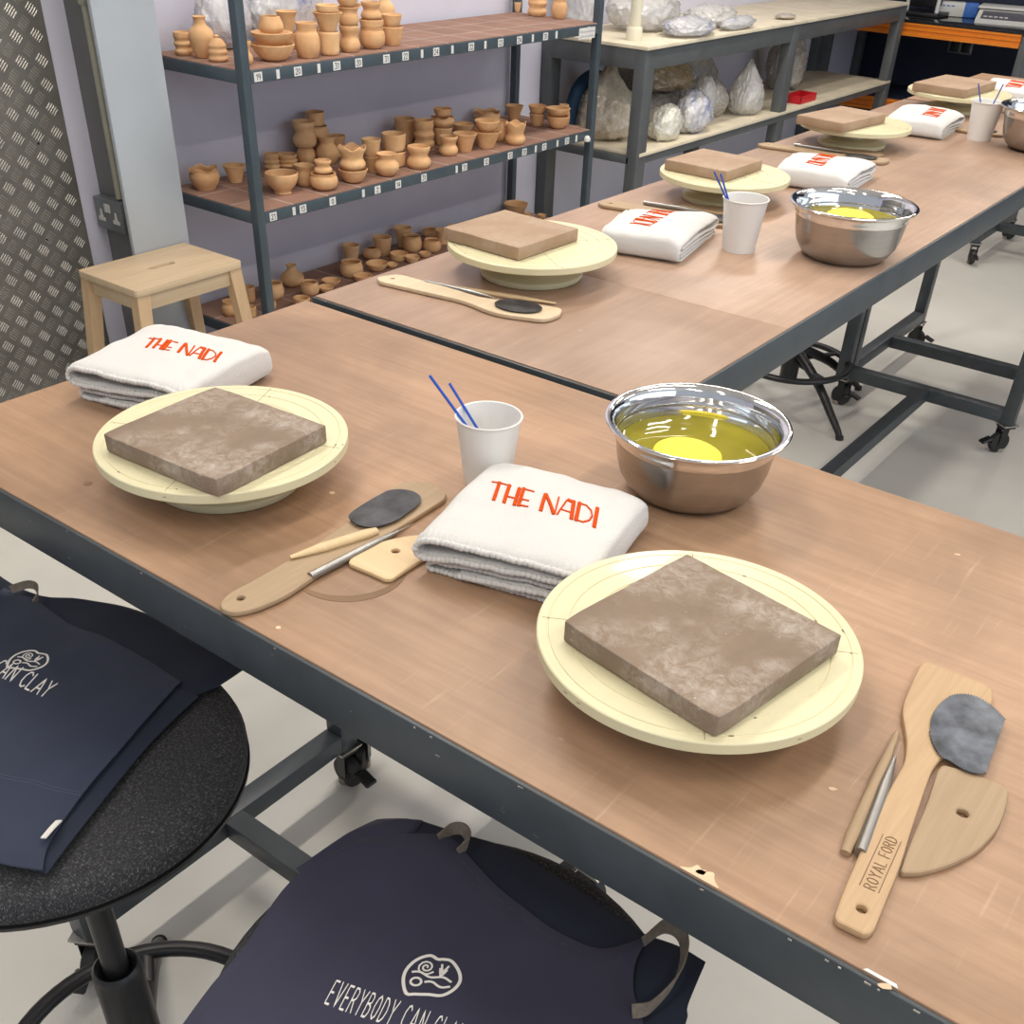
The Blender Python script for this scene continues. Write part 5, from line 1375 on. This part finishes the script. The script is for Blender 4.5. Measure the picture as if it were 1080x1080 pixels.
st = thing('drill_stand', (-2.60, 7.62, .7905), 'dark machine stand with two pale posts on the black desk top', 'machine')
box('stand_base', (-.07, -.10, 0), (.17, .14, .022), 'black', st, .004)
for x in (-.055, .135): tube('post', [(x, -.03, .022), (x, -.03, .26)], .012, 'white_plastic', st, 16)
box('motor_head', (-.04, -.05, .05), (.12, .10, .26), 'black', st, .01)

# ------------------------------------------------------------------ light
def area(name, loc, rot, sx, sy, power, col):
    l = bpy.data.lights.new(name, 'AREA'); l.shape = 'RECTANGLE'; l.size = sx; l.size_y = sy; l.energy = power; l.color = col
    o = bpy.data.objects.new(name, l); COL.objects.link(o); o.location = loc; o.rotation_euler = rot; return o
WARM = (1.0, .93, .84)
for i, (x, y) in enumerate(((-1.9, 1.6), (-1.9, 4.2), (-.3, 1.9), (-.3, 4.6), (1.3, 1.2), (1.3, 4.0), (-1.0, 6.6), (-.6, -.9), (1.0, -1.0))):
    area('ceiling_lamp', (x, y, 3.04), (0, 0, 0), .16, 1.5, 40 if x < -1.5 else 23, WARM)
area('window_light', (3.4, 2.2, 1.7), (0, R(90), 0), 2.0, 6.5, 62, (.74, .86, 1.0))
w = bpy.data.worlds.new('world'); scene.world = w; w.use_nodes = True
bg = w.node_tree.nodes['Background']; bg.inputs[0].default_value = (.80, .86, 1.0, 1); bg.inputs[1].default_value = .55

# ------------------------------------------------------------------ camera
F, YAW, PIT, ROL, CY = 1101.75, -.62715, .64321, .042905, 680.
fwd = Vector((math.sin(YAW) * math.cos(PIT), math.cos(YAW) * math.cos(PIT), -math.sin(PIT)))
rt_ = Vector((math.cos(YAW), -math.sin(YAW), 0)); upv = rt_.cross(fwd)
cr, sr = math.cos(ROL), math.sin(ROL)
X_, Y_, Z_ = cr * rt_ + sr * upv, -sr * rt_ + cr * upv, -fwd
cam = bpy.data.cameras.new('camera'); co = bpy.data.objects.new('camera', cam); COL.objects.link(co)
mt = Matrix((X_, Y_, Z_)).transposed().to_4x4(); mt.translation = (0, 0, 1.475); co.matrix_world = mt
cam.sensor_fit = 'HORIZONTAL'; cam.sensor_width = 36; cam.lens = F / 1080 * 36; cam.shift_y = (CY - 540) / 1080
cam.clip_start = .05; cam.clip_end = 40
scene.camera = co

vs_ = scene.view_settings
vs_.view_transform = 'Standard'; vs_.look = 'None'; vs_.exposure = -.12; vs_.gamma = 1; vs_.use_curve_mapping = False
